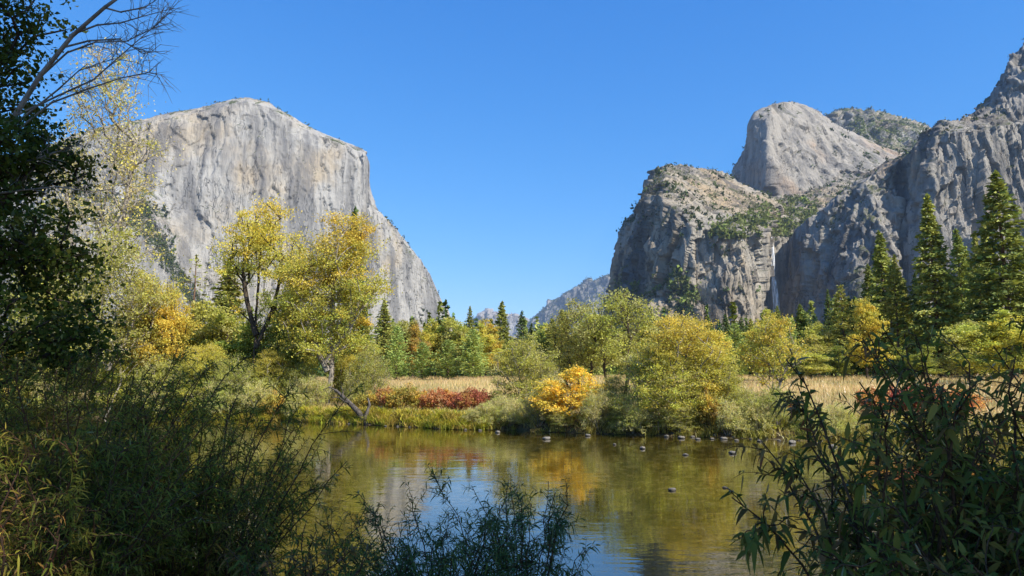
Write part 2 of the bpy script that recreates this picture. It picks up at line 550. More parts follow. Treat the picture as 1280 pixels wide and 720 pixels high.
def colR(px, dep, top, back=400):
    return [(px, 470, dep - 150), (px, 420, dep - 60), (px, top + .45 * (420 - top), dep - 10), (px, top + 14, dep + 10), (px, top + 5, dep + 25), (px, top, dep + 50), (px + 12, top + 15, dep + back)]
L.append(colL(458.5, 2580, 196, lean=5))
L.append(colL(458.2, 2600, 225, lean=5))
L.append(colR(457.5, 2700, 250))
L.append(colR(463, 2740, 256))
L.append(colR(478, 2790, 268))
L.append(colR(500, 2880, 297))
L.append(colR(520, 2960, 321))
L.append(colR(533, 3030, 349))
L.append(colR(545, 3100, 376))
L.append(colR(557, 3180, 404))
L.append(colR(566, 3350, 425))
L.append(colR(572, 3700, 440))
o_left, D_left, n_left = cliff_mesh("granite_cliff", L, 520, 400, M_gr_left, (12, 6, 5.5, 3.0, 2.2), 11, su=0.8, sv=1.0, cell=(150, 50, 17), tall=(9.0, 8.0, 6.0))
tag(o_left, "broad pale granite wall with a sheer vertical edge, rising behind the tall yellow maples", "cliff")

# lower rock left of the waterfall: foot, talus top, mid cliff, cliff top, slope, ridge, back
R = [
 [(772, 470, 2700), (772, 440, 2700), (774, 390, 2720), (778, 320, 2750), (782, 300, 2760), (786, 292, 2800), (800, 300, 3000)],
 [(757, 470, 2150), (759, 425, 2200), (765, 375, 2230), (774, 300, 2260), (777, 288, 2270), (782, 276, 2290), (800, 285, 2700)],
 [(772, 470, 1850), (775, 415, 1960), (783, 350, 2020), (793, 280, 2090), (798, 272, 2110), (803, 266, 2150), (815, 275, 2600)],
 [(790, 470, 1700), (792, 390, 1880), (800, 345, 1910), (815, 250, 1990), (818, 236, 2020), (820, 213, 2130), (835, 220, 2600)],
 [(812, 470, 1600), (815, 365, 1800), (820, 330, 1820), (831, 244, 1880), (832, 228, 1950), (834, 207.5, 2140), (850, 215, 2600)],
 [(840, 470, 1560), (842, 385, 1720), (846, 330, 1740), (851, 268, 1775), (850, 240, 1920), (852, 209.5, 2180), (870, 216, 2600)],
 [(866, 470, 1560), (868, 410, 1690), (869, 340, 1700), (868, 282, 1720), (868, 250, 1920), (871, 211, 2220), (890, 218, 2600)],
 [(890, 470, 1580), (892, 425, 1680), (893, 350, 1690), (890, 291, 1715), (892, 262, 1940), (890, 214, 2250), (910, 222, 2600)],
 [(914, 470, 1590), (915, 430, 1680), (916, 350, 1690), (914, 292, 1715), (918, 268, 1950), (912, 227, 2280), (930, 235, 2600)],
 [(930, 470, 1600), (930, 430, 1690), (930, 350, 1700), (930, 294, 1720), (942, 274, 1960), (936, 239, 2300), (950, 245, 2600)],
 [(950, 470, 1620), (950, 430, 1710), (950, 350, 1720), (949, 296, 1740), (962, 276, 1990), (960, 247, 2320), (975, 252, 2600)],
 [(939, 470, 1820), (939, 430, 1850), (939, 350, 1870), (939, 297, 1890), (968, 276, 2050), (985, 246, 2350), (1000, 250, 2650)],
 [(968, 470, 1880), (968, 430, 1905), (968, 350, 1915), (968, 297, 1925), (1000, 270, 2100), (1015, 238, 2400), (1030, 244, 2700)],
 [(990, 470, 1900), (990, 430, 1925), (990, 350, 1935), (990, 298, 1945), (1030, 262, 2150), (1050, 228, 2450), (1070, 236, 2750)],
 [(1040, 470, 1950), (1040, 430, 1975), (1040, 350, 1985), (1040, 298, 2000), (1080, 250, 2250), (1100, 215, 2500), (1120, 225, 2800)],
]
R = [[(a, b, dd * (0.88 if i < 11 and j < 5 else 0.94 if i < 11 and j == 5 else 1.0)) for j, (a, b, dd) in enumerate(col_)] for i, col_ in enumerate(R)]
o_butt, D_butt, n_butt = cliff_mesh("granite_buttress", R, 460, 380, M_gr_right, (12, 13, 15, 8, 3.5), 23, su=1.3, sv=1.8, cell=(120, 40, 15), tall=(6.0, 6.5, 4.0))
tag(o_butt, "lower grey granite rock with a scrubby sloping top, left of the waterfall", "cliff")

# tall dome behind it
Dm = [
 [(940, 300, 3300), (940, 270, 3300), (940, 240, 3320), (942, 215, 3340), (946, 200, 3400), (960, 210, 3600)],
 [(906, 300, 2970), (907, 260, 2990), (909, 235, 3000), (911, 220, 3010), (914, 210, 3030), (940, 215, 3400)],
 [(924, 300, 2730), (925, 265, 2770), (926, 225, 2790), (929, 190, 2830), (933, 178, 2880), (960, 185, 3400)],
 [(943, 310, 2560), (944, 270, 2600), (943, 205, 2620), (942, 150, 2670), (946, 138, 2730), (965, 145, 3400)],
 [(962, 310, 2475), (963, 265, 2515), (962, 205, 2545), (960, 145, 2615), (966, 127.5, 2715), (980, 135, 3400)],
 [(990, 310, 2500), (988, 255, 2540), (985, 205, 2600), (982, 145, 2700), (986, 126, 2840), (1000, 135, 3400)],
 [(1015, 310, 2500), (1012, 250, 2540), (1010, 205, 2610), (1006, 150, 2740), (1008, 132, 2900), (1025, 140, 3400)],
 [(1045, 300, 2500), (1042, 245, 2560), (1038, 210, 2650), (1036, 168, 2800), (1034, 151, 2960), (1050, 160, 3450)],
 [(1085, 290, 2520), (1082, 240, 2590), (1076, 214, 2680), (1070, 184, 2840), (1064, 167, 3010), (1080, 175, 3500)],
 [(1120, 280, 2560), (1116, 235, 2640), (1110, 216, 2730), (1104, 198, 2880), (1096, 183, 3060), (1110, 190, 3500)],
 [(1160, 280, 2620), (1155, 235, 2700), (1148, 220, 2800), (1140, 206, 2950), (1132, 193, 3120), (1145, 200, 3550)],
 [(1240, 290, 2800), (1235, 245, 2900), (1225, 232, 3000), (1215, 220, 3100), (1200, 212, 3250), (1215, 220, 3600)],
]
o_dome, D_dome, n_dome = cliff_mesh("granite_dome", Dm, 320, 280, M_gr_dome, (18, 12, 6, 3, 2.6), 37, su=1.8, sv=2.2, cell=(190, 60, 22), tall=(3.5, 4.0, 3.0))
tag(o_dome, "tall rounded granite dome with a bare sunlit slab, highest rock above the waterfall", "cliff")

# far crag with a scrub slope
K = [
 [(1043, 240, 4300), (1043, 200, 4300), (1043, 170, 4310), (1044, 152, 4330), (1048, 148, 4400), (1060, 160, 5000)],
 [(1036, 240, 3700), (1037, 200, 3760), (1038, 160, 3790), (1040, 146, 3805), (1043, 138, 3830), (1060, 150, 4800)],
 [(1058, 240, 3600), (1058, 190, 3700), (1058, 158, 3770), (1058, 143, 3790), (1060, 135.5, 3830), (1070, 145, 4800)],
 [(1082, 240, 3580), (1082, 190, 3680), (1082, 162, 3770), (1082, 146, 3800), (1084, 138, 3850), (1095, 146, 4800)],
 [(1106, 240, 3560), (1106, 190, 3660), (1105, 166, 3780), (1104, 151, 3900), (1104, 142, 4000), (1115, 150, 4900)],
 [(1130, 240, 3560), (1130, 195, 3680), (1129, 172, 3820), (1128, 160, 3980), (1127, 151, 4100), (1140, 158, 5000)],
 [(1165, 240, 3600), (1165, 205, 3720), (1163, 185, 3880), (1162, 172, 4020), (1160, 161, 4150), (1175, 168, 5000)],
 [(1230, 260, 3800), (1230, 230, 3900), (1228, 215, 4000), (1225, 205, 4150), (1220, 196, 4300), (1235, 205, 5000)],
]
o_crag, D_crag, n_crag = cliff_mesh("granite_crag", K, 150, 120, M_gr_crag, (26, 34, 22, 9, 5), 51, su=1.2, sv=1.2, cell=(150, 60, 28), tall=(1.5, 1.6, 1.3))
tag(o_crag, "small far granite crag with a green scrub slope, right of the tall dome", "cliff")

# wall and spur right of the waterfall: foot, low, mid, cliff top, plateau edge, ledge, upper rim, back
S = [
 [(985, 475, 2050), (985, 430, 2050), (985, 370, 2050), (985, 312, 2050), (986, 309, 2059), (990, 306, 2068), (995, 303, 2095), (1000, 306, 2545)],
 [(975, 475, 1890), (976, 425, 1894), (977, 360, 1899), (979, 306, 1904), (981, 303, 1908), (981, 300, 1917), (987, 297, 1940), (1003, 300, 2444)],
 [(987, 475, 1830), (987, 425, 1834), (989, 360, 1844), (991, 299, 1852), (993, 296, 1862), (995, 293, 1875), (1001, 290, 1902), (1021, 292, 2478)],
 [(1006, 475, 1720), (1006, 425, 1734), (1009, 350, 1760), (1012, 277, 1798), (1014, 274, 1809), (1018, 271, 1830), (1024, 268, 1859), (1045, 272, 2494)],
 [(1030, 475, 1610), (1030, 425, 1642), (1033, 340, 1692), (1036, 257, 1762), (1038, 254, 1779), (1042, 250, 1804), (1048, 246, 1842), (1070, 252, 2501)],
 [(1048, 475, 1530), (1050, 420, 1566), (1054, 330, 1643), (1059, 238, 1754), (1061, 235, 1774), (1066, 231, 1806), (1072, 227, 1852), (1095, 232, 2475)],
 [(1072, 475, 1495), (1074, 415, 1535), (1077, 320, 1613), (1080, 227, 1719), (1082, 224, 1741), (1086, 219, 1771), (1091, 215, 1817), (1112, 220, 2458)],
 [(1096, 475, 1490), (1097, 415, 1535), (1099, 310, 1612), (1102, 212, 1717), (1103, 209, 1738), (1106, 205, 1766), (1110, 201, 1812), (1130, 208, 2462)],
 [(1118, 475, 1505), (1118, 415, 1545), (1120, 310, 1618), (1123, 205, 1716), (1124, 201, 1735), (1126, 197, 1759), (1128, 194, 1800), (1145, 200, 2468)],
 [(1119, 475, 1700), (1119, 415, 1719), (1121, 310, 1737), (1126, 203, 1756), (1127, 200, 1765), (1130, 195, 1775), (1134, 189, 1793), (1150, 195, 2577)],
 [(1126, 475, 1640), (1126, 415, 1650), (1128, 310, 1665), (1138, 195, 1691), (1140, 191, 1696), (1143, 186, 1705), (1147, 180, 1721), (1165, 186, 2671)],
 [(1134, 475, 1585), (1134, 415, 1603), (1138, 300, 1626), (1156, 178, 1653), (1158, 172, 1659), (1160, 166, 1665), (1162, 162, 1688), (1180, 168, 2920)],
 [(1146, 475, 1545), (1146, 410, 1564), (1152, 290, 1586), (1172, 168, 1615), (1173, 164, 1622), (1174, 158, 1635), (1176, 153, 1673), (1190, 160, 3044)],
 [(1176, 475, 1535), (1176, 410, 1554), (1182, 290, 1574), (1194, 166, 1599), (1195, 163, 1606), (1197, 156, 1638), (1200, 149, 1689), (1215, 158, 3077)],
 [(1206, 475, 1535), (1206, 410, 1555), (1210, 290, 1571), (1215, 164, 1592), (1215, 161, 1606), (1216, 150, 1663), (1217, 139, 1727), (1235, 150, 2958)],
 [(1240, 475, 1540), (1240, 410, 1560), (1241, 290, 1571), (1243, 161, 1594), (1243, 158, 1610), (1242, 132, 1668), (1240, 112, 1732), (1262, 125, 2847)],
 [(1262, 475, 1545), (1262, 410, 1565), (1262, 290, 1576), (1262, 158, 1596), (1262, 154, 1612), (1260, 110, 1663), (1254, 86, 1725), (1285, 95, 2866)],
 [(1290, 475, 1550), (1290, 410, 1563), (1290, 290, 1576), (1290, 152, 1596), (1290, 148, 1611), (1285, 80, 1665), (1276, 52, 1730), (1310, 60, 2883)],
 [(1340, 475, 1560), (1340, 410, 1573), (1340, 290, 1586), (1340, 140, 1606), (1340, 136, 1621), (1335, 40, 1683), (1320, -10, 1753), (1360, 0, 2920)],
 [(1500, 475, 1580), (1500, 410, 1593), (1500, 290, 1606), (1500, 100, 1626), (1500, 95, 1644), (1495, 0, 1708), (1490, -90, 1785), (1520, -80, 2989)],
]
S = [col_[:-1] + [(col_[-2][0] + 14, col_[-2][1] + 22, col_[-2][2] + 170)] for col_ in S]
o_wall, D_wall, n_wall = cliff_mesh("granite_wall", S, 520, 400, M_gr_wall, (7, 11, 10, 5, 2.4), 67, su=0.8, sv=1.2, cell=(85, 30, 11), tall=(9.0, 8.0, 6.0))
tag(o_wall, "huge streaked granite wall and spur filling the right side, beyond the tall conifers", "cliff")

# far blue ridges up the valley
def ridge(name, rim, dep, base, seed, mat, amp, thick=1500, nv=60, nu=160):
    ctrl = []
    for (px, py, *dd) in rim:
        de = dep + (dd[0] if dd else 0)
        ctrl.append([(px, base, de - thick * .55), (px, base - .35 * (base - py), de - thick * .3), (px, base - .75 * (base - py), de - thick * .1), (px, py + 2, de - thick * .03), (px, py, de), (px + 5, py + 8, de + thick)])
    return cliff_mesh(name, ctrl, nu, nv, mat, amp, seed, su=0.6, sv=1.0, cell=(400, 160, 70), tall=(1.4, 1.4, 1.3))
o, D_r1, n_r1 = ridge("forested_ridge", [(648, 430), (660, 408), (668, 396), (676, 388), (684, 380), (693, 374), (702, 369), (712, 363), (722, 357), (729, 353), (731, 348.5), (736, 347), (740, 351), (748, 348), (755, 346), (762, 343), (775, 336), (800, 320)], 12500, 470, 71, M_far, (60, 60, 40, 20, 8))
tag(o, "hazy blue ridge with a rock spire, in the gap left of the lower grey rock", "ridge")
o, D_r2, n_r2 = ridge("distant_dome", [(676, 402), (680, 390), (683, 376), (684.5, 373), (690, 374), (696, 372), (703, 375), (715, 382), (730, 392)], 13800, 470, 75, M_peak, (20, 14, 10, 8, 5), nu=80, nv=50)
tag(o, "tiny flat topped far rock peeping over the hazy blue ridge", "peak")
o, D_r3, n_r3 = ridge("pale_peak", [(560, 425), (578, 412), (592, 399), (602, 391), (611, 388), (620, 389), (630, 392), (642, 391), (652, 396), (662, 405), (675, 420)], 14300, 470, 79, M_peak, (90, 80, 60, 30, 10), nu=90, nv=50)
tag(o, "pale far peak just above the conifers in the middle of the valley", "peak")

# valley air
hz = N("haze")
vol = hz.n("VolumePrincipled", {'Color': (0.50, 0.70, 1.0), 'Density': 0.000026, 'Anisotropy': 0.0})
hz.t.links.new(vol.outputs[0], hz.out.inputs['Volume'])
hb = np.array([[x, y, z] for x in (-8800., 8800.) for y in (-280., 15500.) for z in (-4.0, 1750.)])
hf = np.array([[0, 1, 3, 2], [4, 6, 7, 5], [0, 4, 5, 1], [2, 3, 7, 6], [0, 2, 6, 4], [1, 5, 7, 3]])
o = add("haze", mk_mesh("haze", hb, hf), hz.m)
o['kind'] = 'stuff'

# ------------------------------------------------------------------ plant builders
RNG = np.random.default_rng(7)

def perp(d):
    ref = np.where(np.abs(d[..., 2:3]) < 0.9, np.array([0, 0, 1.0]), np.array([1.0, 0, 0]))
    u = unit(np.cross(d, ref))
    return u, np.cross(d, u)

def tubes(P0, P1, R0, R1, k=5):
    d = unit(P1 - P0)
    u, v = perp(d)
    a = np.linspace(0, 2 * math.pi, k, endpoint=False)
    ring = np.cos(a)[None, :, None] * u[:, None] + np.sin(a)[None, :, None] * v[:, None]
    A = P0[:, None] + ring * R0[:, None, None]
    B = P1[:, None] + ring * R1[:, None, None]
    V = np.concatenate([A, B], 1).reshape(-1, 3)
    n = len(P0)
    b = (np.arange(n) * 2 * k)[:, None]
    i = np.arange(k)[None]
    j = (i + 1) % k
    Fq = np.stack([b + i, b + j, b + k + j, b + k + i], -1).reshape(-1, 4)
    return V, Fq

def leaf_quads(c, ax, L, Wd, rng, bend=0.15, flat=None):
    """one rhombic leaf (or spray) per centre"""
    n = len(c)
    ax = unit(ax)
    r = rng.normal(size=(n, 3)) if flat is None else flat + 0.35 * rng.normal(size=(n, 3))
    nn = unit(r - (r * ax).sum(-1, keepdims=True) * ax)
    s = np.cross(ax, nn)
    L, Wd = np.broadcast_to(L, (n,))[:, None], np.broadcast_to(Wd, (n,))[:, None]
    v0 = c - ax * L * .5
    v1 = c + s * Wd * .5 + nn * L * bend
    v2 = c + ax * L * .5
    v3 = c - s * Wd * .5 + nn * L * bend
    V = np.stack([v0, v1, v2, v3], 1).reshape(-1, 3)
    return V, np.arange(4 * n).reshape(n, 4)

def pick(pal, n, rng):
    cols = np.array([p[0] for p in pal], float)
    w = np.array([p[1] for p in pal], float)
    return cols[rng.choice(len(pal), n, p=w / w.sum())]

def lobes(els, n, rng, mind, shell=0.5):
    """clump centres through a set of ellipsoids (cx, cy, cz, rx, ry, rz, weight), not too close together"""
    els = np.array(els, float)
    w = els[:, 6] / els[:, 6].sum()
    out = []
    tries = 0
    while len(out) < n and tries < n * 30:
        tries += 1
        e = els[rng.choice(len(els), p=w)]
        d = rng.normal(size=3); d /= np.linalg.norm(d)
        p = e[:3] + d * e[3:6] * rng.random() ** shell
        if p[2] < 0.15:
            continue
        if out and np.min(np.linalg.norm(np.array(out) - p, axis=1)) < mind:
            continue
        out.append(p)
    return np.array(out)

def skeleton(trunks, clumps, rng, seg=0.5, upk=0.5, jit=0.12):
    """join every clump to the growing tree; returns nodes, parent index, tip weights"""
    nodes, par = [], []
    for tr in trunks:
        tr = np.array(tr, float)
        pts = [tr[0]]
        for a, b in zip(tr[:-1], tr[1:]):
            m = max(1, int(np.linalg.norm(b - a) / seg))
            for q in range(1, m + 1):
                pts.append(a + (b - a) * q / m)
        for q, p in enumerate(pts):
            nodes.append(p + (rng.normal(size=3) * jit * seg * .5 if q else 0))
            par.append(len(nodes) - 2 if q else -1)
    plen = [0.0]
    for i in range(1, len(nodes)):
        plen.append(0.0 if par[i] < 0 else plen[par[i]] + np.linalg.norm(nodes[i] - nodes[par[i]]))
    T = np.array(nodes)
    order = np.argsort([np.min(np.linalg.norm(T - c, axis=1)) for c in clumps])
    tips = []
    for ci in order:
        c = clumps[ci]
        A = np.array(nodes)
        dv = c - A
        h = np.linalg.norm(dv[:, :2], axis=1)
        cost = np.linalg.norm(dv, axis=1) + 1.2 * np.maximum(0, A[:, 2] - (c[2] - upk * h)) + 0.15 * np.array(plen)
        k = int(np.argmin(cost))
        a = A[k]
        dist = np.linalg.norm(c - a)
        m = max(1, int(dist / seg))
        prev = k
        lift = np.array([0, 0, 0.12 * dist])
        for q in range(1, m + 1):
            t = q / m
            p = a + (c - a) * t + lift * 4 * t * (1 - t) * 0.5 + rng.normal(size=3) * jit * seg * (t < 1)
            nodes.append(p)
            par.append(prev)
            plen.append(plen[prev] + dist / m)
            prev = len(nodes) - 1
        tips.append(prev)
    return np.array(nodes), np.array(par), np.array(tips)

def wood_mesh(name, nodes, par, rbase, rtip, k=5, extra=None, exp=0.5):
    n = len(nodes)
    cnt = np.zeros(n)
    haschild = np.zeros(n, bool)
    for i in range(n):
        if par[i] >= 0:
            haschild[par[i]] = True
    cnt[~haschild] = 1
    for i in range(n - 1, -1, -1):
        if par[i] >= 0:
            cnt[par[i]] += cnt[i]
    roots = par < 0
    r = np.maximum(rtip, rbase * (cnt / cnt[roots].max()) ** exp)
    ch = np.where(par >= 0)[0]
    P0, P1, R0, R1 = nodes[par[ch]], nodes[ch], np.minimum(r[par[ch]], r[ch] * 1.35), r[ch]
    isroot = par[par[ch]] < 0
    R0 = np.where(isroot, R0 * 1.35, R0)
    ext = unit(P1 - P0) * (R1 * 0.5)[:, None]
    V, Fq = tubes(P0 - ext * .4, P1 + ext, R0, R1, k)
    if extra is not None:
        V2, F2 = tubes(*extra, 3)
        Fq = np.concatenate([Fq, F2 + len(V)])
        V = np.concatenate([V, V2])
    return mk_mesh(name, V, Fq, smooth=True)

def make_broadleaf(trunks, els, n, cr, nl, leaf, pal, seed, rbase=0.2, rtip=0.012, mind=None, shell=0.5, upk=0.5, wl=0.6,
                   topcol=None, droop=0.0, twigs=4, seg=0.5, jit=0.12, flat=0.6, k=5, bare=0.0):
    """-> (wood mesh, crown mesh).  topcol = (colour, z0, z1): leaves turn that colour with height (an autumn crown turns from the top)"""
    rng = np.random.default_rng(seed)
    C = lobes(els, n, rng, cr * 0.75 if mind is None else mind, shell)
    nodes, par, tips = skeleton(trunks, C, rng, seg, upk, jit)
    tw0, tw1, lc, la, lcol = [], [], [], [], []
    for c in C:
        size = cr * rng.uniform(0.55, 1.45)
        base = pick(pal, 1, rng)[0]
        m = 0 if rng.random() < bare else int(nl * rng.uniform(0.6, 1.3))
        td = unit(rng.normal(size=(twigs, 3)) + np.array([0, 0, 0.3 - droop]))
        te = c + td * size * np.array([1, 1, flat]) * rng.uniform(.8, 1.95, size=(twigs, 1))
        tw0.append(np.repeat(c[None], twigs, 0)); tw1.append(te)
        if m == 0:
            continue
        which = rng.integers(0, twigs, m)
        t = rng.random((m, 1)) ** 0.7
        p = c + (te[which] - c) * t + rng.normal(size=(m, 3)) * size * 0.36 * np.array([1, 1, flat])
        lc.append(p)
        la.append(rng.normal(size=(m, 3)) + np.array([0, 0, -droop * 2]) + 0.7 * td[which])
        own = pick(pal, m, rng)
        cc = base * 0.6 + own * 0.4
        if topcol is not None:
            tcol, z0, z1 = topcol
            f = np.clip(sstep(z0, z1, p[:, 2] + rng.normal(size=m) * 0.12 * (z1 - z0)) * rng.uniform(.3, 1.1, m), 0, 1)[:, None]
            cc = cc * (1 - f) + np.array(tcol) * f
        cc = cc * rng.uniform(0.72, 1.28, (m, 1))
        lcol.append(cc)
    tw0, tw1 = np.concatenate(tw0), np.concatenate(tw1)
    wm = wood_mesh("wood", nodes, par, rbase, rtip, k, (tw0, tw1, np.full(len(tw0), rtip * 0.8), np.full(len(tw0), rtip * 0.4)))
    lc, la, lcol = np.concatenate(lc), np.concatenate(la), np.concatenate(lcol)
    L = leaf * rng.uniform(0.7, 1.3, len(lc))
    V, Fq = leaf_quads(lc, la, L, L * wl, rng)
    cm = mk_mesh("crown", V, Fq, np.repeat(lcol, 4, 0))
    return wm, cm

def make_conifer(h, R, hb, seed, pal, dens=1.0, spray=0.55, kind='fir', trunk_r=None, step=0.42, gaps=0.08):
    rng = np.random.default_rng(seed)
    tr = trunk_r or h * 0.012
    lean = rng.normal(size=2) * 0.006 * h
    zs = np.linspace(0, h, 14)
    axis_ = lambda z: np.stack([lean[0] * np.sin(z / h * 2.2), lean[1] * np.sin(z / h * 2.8), z], -1)
    tp = axis_(zs)
    rr = tr * (1 - zs / h) ** 0.8 + 0.015
    rr[0] *= 1.4
    V, Fq = tubes(tp[:-1], tp[1:], rr[:-1], rr[1:], 7)
    b0, b1, br, sc, sa, scol = [], [], [], [], [], []
    z = hb
    sector = rng.uniform(0.6, 1.2, 8)
    while z < h * 0.985:
        f = (z - hb) / (h - hb)
        if kind == 'fir':
            prof = min(1.0, (1 - f) ** 0.85 * 1.05) * (0.75 + 0.25 * min(1, f * 6))
        elif kind == 'pine':
            prof = (math.sin(math.pi * min(1, 0.12 + f * 0.88)) ** 0.6) * (1 - 0.55 * f)
        else:
            prof = (1 - f) ** 0.6 * min(1, 0.5 + f * 5)
        nb = int(rng.integers(4, 7))
        a0 = rng.uniform(0, 6.28)
        for q in range(nb):
            if rng.random() < gaps:
                continue
            a = a0 + q * 2 * math.pi / nb + rng.normal() * 0.25
            L = R * prof * rng.uniform(0.55, 1.2) * sector[int((a % 6.283) / 6.284 * 8)] + 0.15
            up = {'fir': 0.25 - 0.45 * (1 - f), 'pine': 0.25 * f - 0.1, 'cedar': 0.5}[kind] + rng.normal() * 0.08
            d = np.array([math.cos(a), math.sin(a), up])
            o = axis_(np.array(z))
            tip = o + d * L
            b0.append(o); b1.append(tip); br.append(0.012 + 0.006 * L)
            m = max(4, int(L / (0.085 / dens)))
            t = rng.uniform(0.18 if kind != 'pine' else 0.4, 1.02, m) ** 0.8
            p = o + d * L * t[:, None]
            p[:, 2] -= 0.10 * L * t ** 2 * (1 if kind == 'fir' else -0.8)
            sidev = np.cross(d, [0, 0, 1.0])
            off = rng.normal(size=m) * 0.25 * L * (1 - 0.6 * t)
            p = p + sidev * off[:, None] + rng.normal(size=(m, 3)) * np.array([.1, .1, .17])
            sc.append(p)
            sa.append(d * 0.8 + sidev * np.sign(off)[:, None] * 0.7 + rng.normal(size=(m, 3)) * 0.35 + np.array([0, 0, -0.25 if kind == 'fir' else 0.2]))
            cc = pick(pal, 1, rng)[0] * 0.6 + pick(pal, m, rng) * 0.4
            scol.append(cc * rng.uniform(0.7, 1.3, (m, 1)))
        z += step * rng.uniform(0.7, 1.3) * (1 if kind != 'pine' else 1.35)
    m = 14
    sc.append(axis_(np.array(h)) + np.stack([rng.normal(size=m) * .06, rng.normal(size=m) * .06, -rng.random(m) * 0.9], -1))
    sa.append(np.array([0, 0, 1.0]) + rng.normal(size=(m, 3)) * 0.5)
    scol.append(pick(pal, m, rng))
    # dead stubs below the crown
    for q in range(int(hb * 1.2)):
        zz_ = rng.uniform(0.25, 1) * hb
        a = rng.uniform(0, 6.28)
        o = axis_(np.array(zz_))
        b0.append(o); b1.append(o + np.array([math.cos(a), math.sin(a), -0.2]) * rng.uniform(.3, 1.2)); br.append(0.02)
    b0, b1, br = np.array(b0), np.array(b1), np.array(br)
    V2, F2 = tubes(b0, b1, br, br * 0.35, 3)
    wm = mk_mesh("wood", np.concatenate([V, V2]), np.concatenate([Fq, F2 + len(V)]), smooth=True)
    sc, sa, scol = np.concatenate(sc), np.concatenate(sa), np.concatenate(scol)
    L = spray * rng.uniform(0.6, 1.3, len(sc))
    flat = np.array([0, 0, 1.0])
    V, Fq = leaf_quads(sc, sa, L, L * 0.5, rng, bend=-0.1)
    cm = mk_mesh("crown", V, Fq, np.repeat(scol, 4, 0))
    return wm, cm

# ------------------------------------------------------------------ plant materials and colours
M_leaf = leafmat("autumn_leaf", 0.48, 0.006)
M_needle = leafmat("needle", 0.2, 0.003, hue=0.03, val=0.3, rough=0.6)
M_grass = leafmat("grass_blade", 0.35, 0.02)
M_barkd = barkmat("dark_bark", (0.035, 0.027, 0.02), (0.10, 0.08, 0.06))
M_barkg = barkmat("grey_bark", (0.16, 0.14, 0.115), (0.34, 0.31, 0.27))
M_barkr = barkmat("red_brown_bark", (0.075, 0.045, 0.03), (0.19, 0.125, 0.085), 3.0)

DG, MG, OG = (0.058, 0.090, 0.024), (0.15, 0.20, 0.046), (0.33, 0.345, 0.085)
YG, YL, GO, GB = (0.52, 0.53, 0.11), (0.69, 0.58, 0.11), (0.74, 0.52, 0.085), (0.87, 0.61, 0.07)
OR, TN, RD, CR_ = (0.54, 0.36, 0.115), (0.62, 0.53, 0.29), (0.52, 0.18, 0.11), (0.42, 0.12, 0.10)
GR = (0.55, 0.54, 0.24)     # grey-green willow
LG = (0.45, 0.53, 0.11)

PALS = dict(
    maple=[(YG, 3), (YL, 2.5), (OG, 2), (LG, 2.5), (GO, 1)],
    gold=[(GO, 3), (YL, 5), (YG, 2)], golden=[(GB, 4), (YL, 4), (YG, 1.2), (LG, .5)],
    goldish=[(YL, 4), (GO, 1.5), (YG, 3), (OG, .5)],
    green=[(OG, 3), (LG, 2), (MG, 2), (YG, 1)],
    olive=[(OG, 3), (YG, 2.5), (GR, 2), (LG, 1)],
    grey=[(GR, 4), (YG, 2), (LG, 1), (TN, 1)],
    alder=[(OG, 2.5), (GR, 3), (YG, 3), (LG, 1)],
    tan=[(TN, 4), (YG, 1.5), (OG, 1), (YL, 1)],
    yellow=[(YL, 2.5), (YG, 3), (LG, 1.5), (OG, .7)],
    bushy=[(YG, 3.5), (LG, 2.5), (OG, 2), (YL, 2)],
    orange=[(OR, 1.4), (GO, 1.5), (OG, 2.5), ((0.40, 0.33, 0.09), 3)],
    red=[(RD, 3), (CR_, 2), (OR, 1)],
    redor=[((0.60, 0.30, 0.12), 3), (RD, 2), (TN, 1), (GO, 1)],
    dark=[(DG, 3), (MG, 2)],
    fir=[((.11, .145, .04), 1), ((.20, .245, .055), 3), ((0.32, 0.34, 0.08), 3)],
    firw=[((0.28, 0.30, 0.07), 3), (MG, 1.5), ((0.35, 0.32, 0.09), 1.5)],
    firb=[(DG, .7), ((0.09, 0.145, 0.06), 2), (MG, 2)],
    cedar=[((0.30, 0.40, 0.11), 2), ((0.22, 0.31, 0.09), 2), ((0.38, 0.42, 0.12), 1)],
)

PROTO = {}
def proto(key, meshes, h, wd, wood_mat, leaf_mat):
    """remember a plant: meshes, its own height and crown width"""
    w_, c_ = meshes
    w_.materials.append(wood_mat)
    c_.materials.append(leaf_mat)
    PROTO[key] = (w_, c_, h, wd)

def straight(h, n=5, wob=0.15, seed=0, x=0, y=0, lean=(0, 0)):
    r = np.random.default_rng(seed + 100)
    z = np.linspace(0, h, n)
    p = np.stack([x + lean[0] * z + np.cumsum(r.normal(size=n)) * wob, y + lean[1] * z + np.cumsum(r.normal(size=n)) * wob, z], -1)
    p[0, :2] = (x, y)
    return p

def multistem(n, spread, h, seed):
    r = np.random.default_rng(seed + 50)
    out = []
    for q in range(n):
        a = r.uniform(0, 6.28)
        b = r.uniform(.2, 1) * spread
        out.append(np.array([[math.cos(a) * .08 * n ** .5, math.sin(a) * .08 * n ** .5, 0], [math.cos(a) * b * .5, math.sin(a) * b * .5, h * .5], [math.cos(a) * b, math.sin(a) * b, h * r.uniform(.8, 1)]]))
    return out

